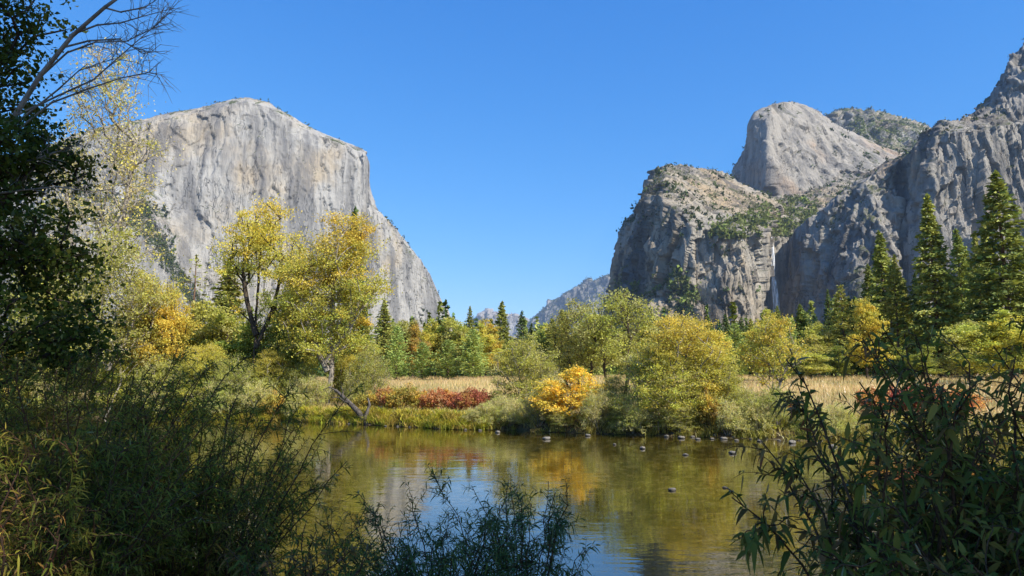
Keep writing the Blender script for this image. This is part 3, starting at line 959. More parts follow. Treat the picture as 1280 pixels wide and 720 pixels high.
# hero trees on the far bank, at their own size in metres
proto('maple_open', make_broadleaf([straight(10.5, 8, .07, 1), np.array([[0, 0, 3.8], [.9, .2, 6.2], [1.5, .3, 9.0]]), np.array([[0, 0, 4.6], [-.8, .2, 6.6], [-1.2, 0, 9.2]])],
      [(-.5, 0, 10.6, 2.1, 1.8, 2.0, 3), (1.2, 0, 9.6, 1.9, 1.7, 1.8, 2.2), (.5, 0, 12.2, 1.0, 1.0, 1.0, 1.2), (-1.5, .3, 8.9, 1.3, 1.3, 1.1, 1.2), (1.7, 0, 6.6, 1.5, 1.6, 1.3, 1.0), (-.6, .5, 6.4, 1.6, 1.6, 1.0, .5)],
      96, .64, 190, .125, PALS['maple'], 11, rbase=.17, topcol=(GO, 7.5, 13.5), mind=.55, upk=.9, twigs=5), 13.2, 5.4, M_barkd, M_leaf)
proto('maple_full', make_broadleaf([straight(11, 8, .06, 2), np.array([[0, 0, 2.4], [-1.0, -.2, 4.4], [-1.9, -.3, 7.4]]), np.array([[0, 0, 3.0], [1.1, 0, 4.8], [1.9, .2, 7.0]])],
      [(.6, 0, 10.4, 1.9, 1.9, 2.3, 2.6), (-1.2, 0, 8.7, 1.9, 1.9, 1.9, 2.6), (1.6, 0, 7.6, 1.8, 1.8, 1.9, 2.6), (-1.6, 0, 5.8, 1.7, 1.9, 1.7, 2.2), (.3, 0, 5.6, 2.1, 2.0, 1.7, 2.0), (1.6, .0, 4.3, 1.5, 1.6, 1.0, 1.0), (-1.2, -.3, 3.8, 1.5, 1.5, .9, .8)],
      170, .68, 235, .13, PALS['maple'], 12, rbase=.21, topcol=(GO, 7, 14), mind=.55, upk=.8, twigs=5), 12.9, 6.4, M_barkg, M_leaf)
proto('oak_gold', make_broadleaf([straight(6, 6, .12, 3), np.array([[0, 0, 2.2], [1.2, 0, 4.2], [2, 0, 5.6]])],
      [(0, 0, 7.2, 2.2, 2.2, 1.7, 2), (-1.5, 0, 5.6, 1.9, 2, 1.5, 1.5), (1.6, 0, 5.6, 1.9, 2, 1.5, 1.5), (0, 0, 4.0, 2.7, 2.4, 1.1, 1)],
      130, .7, 180, .15, PALS['gold'], 13, rbase=.22, mind=.6), 8.9, 6.6, M_barkd, M_leaf)
proto('poplar_thin', make_broadleaf([straight(22, 9, .3, 4), np.array([[0, 0, 8], [2.0, 0, 13], [2.8, 0, 19]]), np.array([[0, 0, 6], [-1.8, 0, 11], [-3, 0, 17]])],
      [(0, 0, 22, 2.6, 2.4, 4, 2), (2.2, 0, 17, 2.6, 2.4, 4, 2), (-2.2, 0, 16, 2.6, 2.4, 4, 2), (1.5, 0, 11, 3.4, 3, 3.6, 1.6), (-1.5, 0, 9, 3, 3, 3, 1.2)],
      225, 1.0, 62, .185, PALS['tan'], 14, rbase=.30, mind=.8, twigs=7, rtip=.018, upk=.9, bare=.2), 26, 9.2, M_barkg, M_leaf)
proto('aspen_olive', make_broadleaf([straight(11, 8, .25, 5), np.array([[0, 0, 4], [1.6, 0, 7], [2.2, 0, 10]])],
      [(0, 0, 12, 2.2, 2.2, 2.6, 2), (2, 0, 9, 2.2, 2, 2.2, 2), (-2, 0, 8.4, 2.3, 2, 2.4, 2), (.5, 0, 6, 3, 2.6, 2, 1.6)],
      170, .85, 85, .20, PALS['olive'], 15, rbase=.2, mind=.7, twigs=6, upk=.8, bare=.05), 14.5, 8.4, M_barkg, M_leaf)
proto('alder_airy', make_broadleaf([straight(6.4, 7, .16, 6), straight(5.2, 6, .12, 7, -.3, 0, (-.22, 0)), straight(5.4, 6, .12, 8, .3, .1, (.25, 0))],
      [(0, 0, 6.2, 1.3, 1.2, 1.1, 1.8), (1.3, 0, 5.1, 1.2, 1.2, 1.2, 1.6), (-1.4, 0, 5.0, 1.3, 1.2, 1.1, 1.6), (0, 0, 3.7, 2.0, 1.6, 1.2, 1.8), (1.2, 0, 2.6, 1.2, 1.2, .8, .8)],
      150, .46, 95, .115, PALS['alder'], 16, rbase=.11, mind=.42, twigs=6, upk=.7, rtip=.008, bare=.04), 7.4, 5.2, M_barkd, M_leaf)
proto('willow_round', make_broadleaf(multistem(7, 1.1, 2.4, 9),
      [(0, 0, 2.6, 1.3, 1.2, 1.2, 2), (-.9, 0, 2.0, 1.0, 1, 1.0, 1.4), (.9, 0, 2.0, 1.0, 1, 1.0, 1.4), (0, 0, 1.0, 1.7, 1.4, .7, 1.4)],
      150, .34, 90, .105, PALS['olive'], 17, rbase=.05, mind=.3, twigs=6, wl=.35, upk=.9, rtip=.006, seg=.35), 3.9, 3.8, M_barkg, M_leaf)
proto('willow_grey', make_broadleaf(multistem(9, 1.2, 1.3, 10),
      [(0, 0, 1.4, 1.2, 1.0, .7, 2), (-.9, 0, 1.0, .9, .9, .6, 1.4), (.9, 0, 1.1, .9, .9, .6, 1.4), (0, -.3, .5, 1.7, 1.2, .4, 1.4)],
      130, .27, 85, .10, PALS['grey'], 18, rbase=.035, mind=.24, twigs=6, wl=.3, upk=1.0, rtip=.005, seg=.3), 2.1, 3.7, M_barkg, M_leaf)
proto('bush_gold', make_broadleaf(multistem(8, .9, 1.9, 11),
      [(.25, 0, 2.45, .6, .6, .65, 1.6), (-.75, 0, 1.75, .7, .6, .55, 1.4), (.95, 0, 1.5, .6, .6, .7, 1.2), (.2, 0, 1.5, .8, .7, .6, 1), (-1.2, 0, 1.0, .5, .6, .5, .8), (0, 0, .8, 1.5, 1, .55, 1.2)],
      120, .28, 95, .10, PALS['golden'], 19, rbase=.04, mind=.26, twigs=5, wl=.6, upk=1.0, rtip=.006, seg=.3), 3.1, 2.9, M_barkg, M_leaf)
proto('bush_tall', make_broadleaf(multistem(7, 1.5, 3.6, 12) + [straight(4.6, 6, .1, 13)],
      [(-.1, 0, 4.7, 1.3, 1.3, 1.2, 2), (1.1, 0, 3.5, 1.2, 1.3, 1.2, 1.8), (-1.3, 0, 3.4, 1.2, 1.3, 1.3, 1.8), (.7, -.3, 2.0, 1.6, 1.5, 1.1, 1.7), (-1.0, -.3, 1.8, 1.5, 1.5, 1.0, 1.5), (0, 0, .9, 2.2, 1.5, .6, 1.0)],
      270, .36, 150, .095, PALS['bushy'], 20, rbase=.08, mind=.33, twigs=6, wl=.5, upk=.9, rtip=.007, seg=.4, topcol=(YL, 2.2, 5.6)), 5.9, 5.2, M_barkg, M_leaf)
proto('sapling_yellow', make_broadleaf([straight(4.0, 6, .1, 14), np.array([[0, 0, 1.3], [.5, 0, 2.4], [.9, 0, 3.4]])],
      [(0, 0, 4.2, 1.0, .9, .9, 2), (.9, 0, 3.3, .8, .8, .7, 1.2), (-.9, 0, 3.2, .8, .8, .8, 1.2), (0, 0, 2.3, 1.2, 1, .6, .8)],
      95, .36, 65, .115, PALS['yellow'], 21, rbase=.07, mind=.34, twigs=6, upk=.8, rtip=.007, bare=.08), 5.1, 3.4, M_barkg, M_leaf)
for q, (key, pal) in enumerate((('red_low', 'red'), ('red_orange', 'redor'), ('orange_low', 'orange'))):
    proto(key, make_broadleaf(multistem(10, .9, .9, 20 + q),
          [(0, 0, .85, .9, .8, .5, 2), (-.6, 0, .7, .7, .7, .4, 1), (.6, 0, .7, .7, .7, .4, 1)],
          90, .22, 75, .10, PALS[pal], 30 + q, rbase=.025, mind=.18, twigs=5, wl=.6, upk=1.0, rtip=.005, seg=.25), 1.45, 2.7, M_barkd, M_leaf)
# broadleaf trees further off
for q, (key, pal, sd) in enumerate((('far_olive', 'olive', 41), ('far_yellow', 'yellow', 42), ('far_orange', 'orange', 43), ('far_green', 'green', 44), ('far_gold', 'goldish', 45))):
    rq = np.random.default_rng(sd)
    els = [(rq.normal() * .6, 0, 9.6 + rq.normal() * .3, 1.3, 1.3, 2.0, 1.2)] + [(rq.uniform(-2.8, 2.8), rq.uniform(-1.5, 1.5), rq.uniform(3.6, 9.2), rq.uniform(.8, 1.7), 1.3, rq.uniform(.7, 1.3), 1.0) for _ in range(11)] + [(0, 0, 3.0, 3, 2.6, .9, 1)]
    proto(key, make_broadleaf([straight(8, 6, .2, sd), np.array([[0, 0, 3], [1.2, 0, 5], [2, 0, 7.5]])], els, 130, .72, 130, .27, PALS[pal], sd, rbase=.2, mind=.7, upk=.7), 11.6, 8.0, M_barkd, M_leaf)
# conifers
proto('fir_tall', make_conifer(30, 5.0, 3.0, 51, PALS['fir'], 1.05, .66, step=.34, gaps=.12), 30, 8.6, M_barkr, M_needle)
proto('fir_warm', make_conifer(28, 4.4, 4.0, 52, PALS['firw'], 1.0, .66, step=.36, gaps=.14), 28, 8.2, M_barkr, M_needle)
proto('fir_open', make_conifer(30, 4.8, 4.5, 53, PALS['fir'], .95, .66, step=.36, gaps=.16), 30, 7.6, M_barkr, M_needle)
proto('fir_dark', make_conifer(26, 4.0, 2.5, 54, PALS['firb'], .9, .62), 26, 7.6, M_barkr, M_needle)
proto('pine_tall', make_conifer(30, 4.3, 11, 55, PALS['firw'], 1.1, .66, 'pine'), 30, 7.6, M_barkr, M_needle)
proto('cedar_young', make_conifer(12, 2.5, .5, 56, PALS['cedar'], 1.0, .40, 'cedar', step=.30, gaps=.02), 12, 4.6, M_barkr, M_needle)
proto('snag_thin', make_conifer(15, 1.6, 9, 57, PALS['firw'], .5, .36, 'pine', trunk_r=.16, gaps=.35), 15, 2.6, M_barkr, M_needle)

def gz(x, y):
    return float(ground_z(np.array([float(x)]), np.array([float(y)]))[0])

ROT = np.random.default_rng(99)
def plant(key, name, label, cat, px, Y, top=None, wpx=None, group=None, h=None, wd=None, rz=None, sink=0.05):
    """a plant rooted at ground distance Y under photo column px; top and width taken from the photograph"""
    w_, c_, ph, pw = PROTO[key]
    if Y < 12:                       # distance back from the far waterline
        d_ = Y
        Y = 40.0
        for _ in range(30):
            Y = 0.5 * Y + 0.5 * (float(far_y(np.array([(px - 640) / F * Y * 1.004]))[0]) + d_)
    x = (px - 640) / F * Y * 1.0 / (math.cos(PITCH)) * 0.995
    z = gz(x, Y)
    H = h if h is not None else W(px, top, Y)[2] - z
    sz = H / ph
    sw = (wpx / F * Y / pw) if wpx else (wd / pw if wd else sz)
    e = empty(name, (x, Y, z - sink), ROT.uniform(-.5, .5) if rz is None else rz, (sw, sw, sz))
    tag(e, label, cat, group)
    stems = cat in ('shrub', 'bush')
    add('stems' if stems else 'trunk', w_, None, e)
    add('foliage' if stems else 'crown', c_, None, e)
    return e

# ------------------------------------------------------------------ trees of the far bank
T = lambda *a, **k: plant(*a, **k)
T('poplar_thin', 'poplar_tree', 'tall sparse tan leaved tree before the pale granite wall, top against the sky', 'tree', 112, 56, 50, 150)
T('aspen_olive', 'aspen_tree', 'airy olive yellow tree between the dark shaded tree and the golden oak', 'tree', 140, 48, 290, 125)
T('aspen_olive', 'aspen_tree', 'airy olive tree low on the left, showing behind the dark shaded leaves', 'tree', 52, 50, 300, 130, rz=2.0)
T('oak_gold', 'oak_tree', 'round golden orange oak standing above the left willows', 'tree', 193, 50, 345, 92)
T('snag_thin', 'pine_tree', 'thin nearly bare pine pole right of the golden oak', 'tree', 241, 64, 318, 40)
T('fir_warm', 'conifer_tree', 'olive conifer just left of the open crowned maple', 'tree', 285, 66, 322, 82)
T('maple_open', 'maple_tree', 'open crowned maple with dark trunk and gold top, left of the fuller maple', 'tree', 322, 50, 250, 100, rz=0.1)
T('fir_dark', 'conifer_tree', 'dark conifer rising through the top of the full yellow maple', 'tree', 441, 54, 258, 66)
T('maple_full', 'maple_tree', 'full yellow green maple with a pale trunk at the bank', 'tree', 412, 48.5, 258, 128, rz=-0.1)
T('far_green', 'oak_tree', 'dark trunked green tree leaning between the two tall maples', 'tree', 362, 54, 345, 90)
T('far_olive', 'oak_tree', 'low olive tree filling the gap left of the open crowned maple', 'tree', 262, 58, 372, 96)
T('far_olive', 'oak_tree', 'low olive tree behind the left willows, under the thin pine pole', 'tree', 222, 56, 402, 90, rz=2.2)
T('far_green', 'oak_tree', 'low green tree directly under the open crowned maple', 'tree', 306, 53, 400, 100, rz=1.2)
T('far_green', 'oak_tree', 'low green tree behind the left willows, under the olive yellow aspen', 'tree', 120, 54, 396, 110, rz=3.2)
T('far_olive', 'oak_tree', 'low olive tree under the golden oak', 'tree', 172, 57, 398, 100, rz=4.0)
T('far_green', 'oak_tree', 'low green tree between the maple trunks, close to the water', 'tree', 352, 50.5, 415, 70, rz=5.0)
T('willow_round', 'willow_shrub', 'grey green willow at the bank right of the pale maple trunk', 'shrub', 462, 47, 428, 56)
T('willow_grey', 'willow_shrub', 'pale green bush at the foot of the pale maple trunk', 'shrub', 392, 47.8, 468, 60)
T('orange_low', 'autumn_shrub', 'small orange bush at the waterline below the open crowned maple', 'shrub', 352, 47.2, 488, 44)

g0 = 'undergrowth on the left part of the far bank'
for i, (px, Y, top, wp, lab, key) in enumerate([
    (20, 49, 420, 90, 'yellow green bush at the left frame edge behind the dark leaves', 'bush_tall'),
    (84, 49.5, 430, 80, 'olive bush behind the left thicket, under the tan poplar', 'willow_round'),
    (150, 50, 436, 84, 'yellow green bush under the left side of the golden oak', 'bush_tall'),
    (212, 49, 440, 80, 'pale olive bush under the right side of the golden oak', 'willow_round'),
    (258, 49, 428, 80, 'yellow green bush under the thin pine pole', 'bush_tall'),
    (296, 48.6, 440, 70, 'olive willow left of the dark trunk of the open crowned maple', 'willow_round'),
    (345, 49.0, 436, 66, 'bright yellow green bush right of the dark trunk of the open crowned maple', 'bush_tall'),
    (378, 49.4, 446, 56, 'olive bush left of the pale maple trunk', 'willow_round'),
    (436, 52, 442, 60, 'yellow green bush just behind the pale maple trunk on its right', 'bush_tall'),
    (330, 47.4, 474, 56, 'low grey green willow at the waterline under the open crowned maple', 'willow_grey'),
    (374, 47.2, 484, 44, 'low yellow green willow right of the small orange bush', 'willow_grey'),
    (280, 48.0, 470, 60, 'low grey willow at the waterline left of the small orange bush', 'willow_grey'),
    (448, 49.6, 466, 44, 'low pale willow between the pale maple trunk and the driftwood log', 'willow_grey'),
]):
    T(key, 'willow_shrub', lab, 'shrub', px, Y, top, wp, g0, rz=i * 1.1)
# row of trees behind the meadow, left to right
g1 = 'trees along the back of the meadow'
T('fir_warm', 'conifer_tree', 'olive green conifer right of the full maple, in front of the cliff foot', 'tree', 481, 140, 374, 46, g1)
T('cedar_young', 'cedar_tree', 'light green cedar at the left end of the row behind the meadow', 'tree', 497, 134, 408, 36, g1)
T('far_orange', 'oak_tree', 'rusty gold oak under the right foot of the pale granite wall', 'tree', 517, 146, 402, 44, g1)
T('cedar_young', 'cedar_tree', 'green cedar below the rusty oak, second in the row behind the meadow', 'tree', 529, 133, 428, 36, g1)
T('far_olive', 'oak_tree', 'wide brownish olive oak left of the tallest mid valley conifer', 'tree', 566, 150, 394, 54, g1)
T('fir_warm', 'conifer_tree', 'small olive conifer top poking above the wide brownish olive oak', 'tree', 588, 176, 382, 26, g1)
T('cedar_young', 'cedar_tree', 'dark green cedar in the middle of the row behind the meadow', 'tree', 561, 131, 425, 40, g1)
T('cedar_young', 'cedar_tree', 'bright pale green cedar, widest of the row behind the meadow', 'tree', 592, 130, 412, 44, g1)
T('far_gold', 'oak_tree', 'pale gold oak between the bright cedar and the grey green willow', 'tree', 608, 148, 398, 46, g1)
T('fir_tall', 'conifer_tree', 'tallest conifer in the middle of the valley, in front of the pale far peak', 'tree', 628, 158, 376, 40, g1)
T('fir_dark', 'conifer_tree', 'second tallest mid valley conifer, right of the pale far peak', 'tree', 653, 162, 388, 36, g1)
T('far_yellow', 'oak_tree', 'yellow green tree between the two mid valley conifers', 'tree', 641, 140, 424, 44, g1)
T('cedar_young', 'cedar_tree', 'olive cedar behind the grey green willow on the meadow edge', 'tree', 676, 134, 412, 40, g1)
T('fir_warm', 'conifer_tree', 'olive conifer left of the airy alders, below the blue ridge', 'tree', 703, 120, 386, 44, g1)
T('far_olive', 'oak_tree', 'olive tree behind the airy alders, below the rock spire ridge', 'tree', 738, 118, 402, 60, g1)
T('far_yellow', 'oak_tree', 'yellow tree peeping between the alders and the big yellow bush', 'tree', 812, 110, 404, 64, g1)
T('far_green', 'oak_tree', 'dark green tree at the far end of the meadow, behind the dark cedar', 'tree', 545, 156, 408, 44, g1, rz=2.)

T('far_yellow', 'oak_tree', 'tall yellow green tree above the second cedar of the row behind the meadow', 'tree', 540, 152, 396, 50, g1, rz=1.)
T('far_olive', 'oak_tree', 'olive tree above the light green cedar at the left end of the row', 'tree', 500, 154, 398, 46, g1, rz=3.)
T('far_yellow', 'oak_tree', 'yellow green tree right behind the bright pale green cedar', 'tree', 600, 146, 402, 48, g1, rz=2.)
T('far_yellow', 'oak_tree', 'yellow green tree behind the round grey green willow, left of the alders', 'tree', 682, 138, 402, 50, g1, rz=4.)
# willows, alders and bushes along the far bank, mid and right
T('willow_round', 'willow_shrub', 'grey green round willow at the right end of the red bushes', 'shrub', 656, 4.5, 412, 92)
T('alder_airy', 'alder_tree', 'airy grey green alder behind the golden bush, right one of the two', 'tree', 776, 46, 360, 118)
T('alder_airy', 'alder_tree', 'airy grey green alder behind the golden bush, left one of the two', 'tree', 724, 49, 374, 96, rz=2.4)
T('bush_gold', 'autumn_shrub', 'bright golden orange bush at the water edge', 'shrub', 714, .9, 458, 84)
T('bush_tall', 'willow_tree', 'big yellow green bushy willow leaning over the far bank', 'tree', 856, 1.3, 392, 142, rz=0.0)
T('willow_round', 'willow_shrub', 'olive willow between the alders and the big yellow bushy willow', 'shrub', 808, 3, 424, 84, rz=1.)
T('sapling_yellow', 'sapling_tree', 'slim yellow sapling with bare lower stem at the right meadow edge', 'tree', 965, 3.5, 394, 82)
T('willow_round', 'willow_shrub', 'pale olive willow tucked behind the right shoulder of the big bushy willow', 'shrub', 902, 1.8, 446, 62, rz=2.)
g2 = 'low willows along the far waterline'
for i, (px, Y, top, wp, lab, key) in enumerate([
    (612, .3, 500, 44, 'low grey green willow at the right end of the bank grass', 'willow_grey'),
    (640, .3, 494, 50, 'low pale willow between the bank grass and the golden bush', 'willow_grey'),
    (672, .35, 490, 52, 'low willow touching the left side of the golden bush', 'willow_grey'),
    (748, .3, 484, 62, 'low pale olive willow touching the right side of the golden bush', 'willow_grey'),
    (786, .2, 496, 66, 'low pale willow spreading over the water between golden bush and big bushy willow', 'willow_grey'),
    (822, .3, 494, 50, 'low yellow green shrub at the left foot of the big bushy willow', 'willow_round'),
    (905, .4, 494, 66, 'low yellow green shrub at the right foot of the big bushy willow', 'willow_grey'),
    (938, .5, 498, 50, 'low green shrub over the stones left of the slim sapling', 'willow_grey'),
    (966, 1.5, 478, 56, 'dark green bush at the base of the slim sapling', 'willow_round'),
    (1004, .6, 500, 56, 'low yellow green shrub right of the slim sapling', 'willow_grey'),
    (1040, .6, 502, 54, 'low shrub left of the right hand red bushes, seen through dark leaves', 'willow_grey'),
    (692, 2.5, 470, 44, 'olive shrub behind the golden bush on its left', 'willow_round'),
    (764, 2.5, 462, 48, 'olive shrub behind the golden bush on its right', 'willow_round'),
]):
    T(key, 'willow_shrub', lab, 'shrub', px, Y, top, wp, g2, rz=i * 1.3)
T('orange_low', 'autumn_shrub', 'small gold leaved bush at the right foot of the big bushy willow', 'shrub', 881, .5, 484, 34)
for px, d_, top, wp, lab, key in ((598, .25, 506, 40, 'small blue grey willow where the yellow bank grass ends', 'willow_grey'), (626, 1.2, 494, 46, 'grey green willow behind the end of the bank grass', 'willow_grey'),
                              (702, .3, 508, 46, 'low yellow green shrub right under the golden bush', 'willow_round'), (850, .35, 500, 60, 'low green shrub right under the big bushy willow', 'willow_round'),
                              (770, .5, 486, 60, 'pale olive shrub behind the low willows, right of the golden bush', 'willow_round'), (930, 1.2, 482, 60, 'pale yellow green shrub behind the low ones, left of the slim sapling', 'willow_round')):
    T(key, 'willow_shrub', lab, 'shrub', px, d_, top, wp, g2, rz=px * .1)
g3 = 'red bushes along the bank'
for i, (px, Y, top, wp, lab, key) in enumerate([
    (466, 44.4, 488, 48, 'tan orange bush at the left end of the red row', 'orange_low'),
    (488, 43.0, 481, 44, 'orange red bush, second from the left in the red row', 'red_orange'),
    (509, 42.0, 478, 52, 'tallest orange bush of the red row', 'orange_low'),
    (532, 42.6, 486, 40, 'brick red bush in the middle of the red row', 'red_orange'),
    (552, 41.0, 483, 54, 'rusty bush right of the middle of the red row', 'red_orange'),
    (573, 41.8, 488, 42, 'crimson bush, second from the right in the red row', 'red_low'),
    (592, 40.4, 482, 52, 'deep crimson bush at the right end of the red row', 'red_low'),
    (614, 41.5, 490, 44, 'orange brown bush between the red row and the round willow', 'orange_low'),
    (1086, 34.5, 482, 60, 'orange red bush seen through the dark leaves on the right', 'red_orange'),
    (1116, 35.0, 478, 64, 'crimson bush on the right bank, left one behind the dark leaves', 'red_low'),
    (1150, 34.5, 476, 66, 'crimson bush on the right bank, middle one behind the dark leaves', 'red_low'),
    (1186, 34.0, 482, 62, 'rusty red bush on the right bank, last before the frame edge', 'red_orange'),
    (992, 36.5, 500, 40, 'small dark red bush right of the slim sapling', 'red_low'),
]):
    T(key, 'dogwood_shrub', lab, 'shrub', px, Y, top, wp, g3, rz=i * 1.7)

# right hand trees behind the meadow
g4 = 'trees below the granite wall on the right'
T('fir_tall', 'conifer_tree', 'great dark conifer left of the right frame edge group, standing alone against the wall', 'tree', 1171, 118, 242, 72, g4)
T('fir_open', 'conifer_tree', 'tallest conifer, at the right frame edge', 'tree', 1260, 112, 214, 88, g4)
T('fir_tall', 'conifer_tree', 'broad conifer behind the right yellow maple, left of the great one', 'tree', 1105, 130, 288, 62, g4, rz=2.)
T('fir_open', 'conifer_tree', 'slimmer conifer just right of the great dark conifer', 'tree', 1203, 138, 286, 46, g4, rz=1.)
T('fir_warm', 'conifer_tree', 'olive conifer between the slim one and the tallest one', 'tree', 1226, 132, 290, 46, g4, rz=3.)
T('fir_dark', 'conifer_tree', 'small conifer between the broad one and the great one', 'tree', 1136, 140, 372, 34, g4)
T('pine_tall', 'pine_tree', 'thin warm pine immediately left of the right yellow maple', 'tree', 1052, 126, 356, 34, g4)
T('fir_dark', 'conifer_tree', 'dark slim conifer left of the warm pine', 'tree', 1036, 132, 362, 32, g4, rz=1.)
T('far_gold', 'maple_tree', 'golden maple in front of the broad conifer', 'tree', 1080, 112, 372, 64, g4, rz=.4)
T('far_yellow', 'maple_tree', 'yellow green tree at the right frame edge under the tallest conifer', 'tree', 1252, 84, 384, 96, g4, rz=2.2)
T('far_olive', 'maple_tree', 'olive yellow tree at the foot of the great dark conifer on its right', 'tree', 1204, 92, 398, 72, g4, rz=3.)
T('far_yellow', 'maple_tree', 'bright yellow tree behind the slim sapling', 'tree', 958, 104, 384, 62, g4, rz=1.)
T('pine_tall', 'pine_tree', 'bare stemmed pine right of the golden maple', 'tree', 1118, 122, 330, 40, g4, rz=1.)
T('far_green', 'oak_tree', 'low green tree under the bare stemmed pine', 'tree', 1124, 116, 434, 52, g4, rz=2.)
T('far_green', 'oak_tree', 'low green tree under the warm pine', 'tree', 1040, 118, 432, 52, g4, rz=.6)
T('far_green', 'oak_tree', 'low green tree under the great dark conifer on its left', 'tree', 1154, 110, 430, 48, g4, rz=.9)
T('far_olive', 'oak_tree', 'low olive tree under the waterfall, left of the warm pine', 'tree', 1008, 112, 438, 54, g4, rz=5.)
T('far_green', 'oak_tree', 'low green tree at the far right under the olive conifer', 'tree', 1226, 108, 424, 54, g4, rz=4.4)
for i, (px, Y, top, wp, lab, key, nm) in enumerate([
    (892, 118, 412, 50, 'olive tree right behind the top of the big bushy willow', 'far_olive', 'oak_tree'),
    (918, 124, 404, 40, 'green cedar between the big bushy willow and the bright yellow tree', 'cedar_young', 'cedar_tree'),
    (938, 128, 398, 38, 'pointed green conifer immediately left of the bright yellow tree', 'fir_warm', 'conifer_tree'),
    (985, 122, 398, 42, 'green cedar immediately right of the bright yellow tree', 'cedar_young', 'cedar_tree'),
    (1000, 132, 380, 40, 'dark conifer between the waterfall foot and the warm pine, nearest of its group', 'fir_tall', 'conifer_tree'),
    (1020, 126, 400, 46, 'low olive oak left of the warm pine', 'far_olive', 'oak_tree'),
    (1062, 134, 372, 44, 'conifer rising behind the golden maple on its left', 'fir_tall', 'conifer_tree'),
    (1130, 132, 350, 44, 'conifer rising between the bare stemmed pine and the great dark conifer', 'fir_warm', 'conifer_tree'),
    (1146, 126, 398, 46, 'green oak low on the left of the great dark conifer', 'far_green', 'oak_tree'),
    (1190, 140, 338, 44, 'conifer peeping right behind the great dark conifer', 'fir_tall', 'conifer_tree'),
    (1240, 126, 372, 56, 'green oak low between the olive conifer and the tallest conifer', 'far_green', 'oak_tree'),
    (862, 122, 408, 50, 'yellow green tree behind the top of the big bushy willow', 'far_yellow', 'oak_tree'),
    (836, 126, 398, 42, 'green conifer behind the big bushy willow on its left side', 'fir_warm', 'conifer_tree'),
    (1088, 138, 330, 48, 'conifer between the warm pine and the broad conifer, behind the golden maple', 'fir_tall', 'conifer_tree'),
    (1122, 142, 318, 46, 'conifer right behind the broad conifer', 'fir_warm', 'conifer_tree'),
    (1214, 146, 312, 50, 'conifer between the great dark conifer and the tallest conifer, at the back', 'fir_tall', 'conifer_tree'),
    (1240, 138, 276, 54, 'tall conifer touching the left side of the tallest conifer', 'fir_warm', 'conifer_tree'),
    (1184, 150, 352, 46, 'conifer low at the back, right of the great dark conifer', 'fir_dark', 'conifer_tree'),
    (1148, 148, 340, 44, 'conifer low at the back, left of the great dark conifer', 'fir_dark', 'conifer_tree'),
    (690, 132, 398, 40, 'green conifer behind the left alder, below the left end of the blue ridge', 'fir_tall', 'conifer_tree'),
    (664, 138, 404, 36, 'green conifer between the two mid valley conifers and the left alder', 'fir_dark', 'conifer_tree'),
]):
    T(key, nm, lab, 'tree', px, Y, top, wp, g4, rz=i * .7)
g5 = 'conifers at the cliff foot below the waterfall'
for i, (px, Y, top, wp, lab, key) in enumerate([
    (830, 190, 400, 34, 'grey green conifer behind the big bushy willow, under the left grey rock', 'fir_dark'),
    (858, 205, 394, 30, 'small conifer above the top of the big bushy willow', 'fir_dark'),
    (884, 200, 398, 32, 'conifer just right of the top of the big bushy willow', 'fir_tall'),
    (906, 190, 392, 34, 'dark conifer between big bushy willow and bright yellow tree', 'fir_dark'),
    (926, 200, 396, 30, 'dark conifer immediately left of the bright yellow tree', 'fir_dark'),
    (972, 180, 382, 32, 'pointed conifer directly below the waterfall foot', 'fir_warm'),
    (990, 190, 392, 28, 'slim conifer right of the waterfall foot', 'fir_tall'),
    (1006, 185, 388, 30, 'dark conifer, second right of the waterfall foot', 'fir_dark'),
    (1020, 195, 396, 28, 'dark conifer, third right of the waterfall foot', 'fir_dark'),
    (800, 195, 408, 32, 'small conifer behind the olive willow beside the alders', 'fir_dark'),
    (1066, 190, 380, 30, 'dark conifer top behind the golden maple', 'fir_tall'),
    (1150, 170, 392, 34, 'dark conifer low behind the great conifer on its left', 'fir_dark'),
    (1186, 175, 384, 34, 'dark conifer low behind the great conifer on its right', 'fir_dark'),
    (948, 205, 404, 30, 'small dark conifer behind the bright yellow tree', 'fir_dark'),
    (1238, 160, 352, 40, 'dark conifer low behind the olive conifer at the right', 'fir_dark'),
    (1274, 150, 330, 44, 'dark conifer cut by the right frame edge', 'fir_dark'),
]):
    T(key, 'conifer_tree', lab, 'tree', px, Y, top, wp, g5, rz=i * .9)

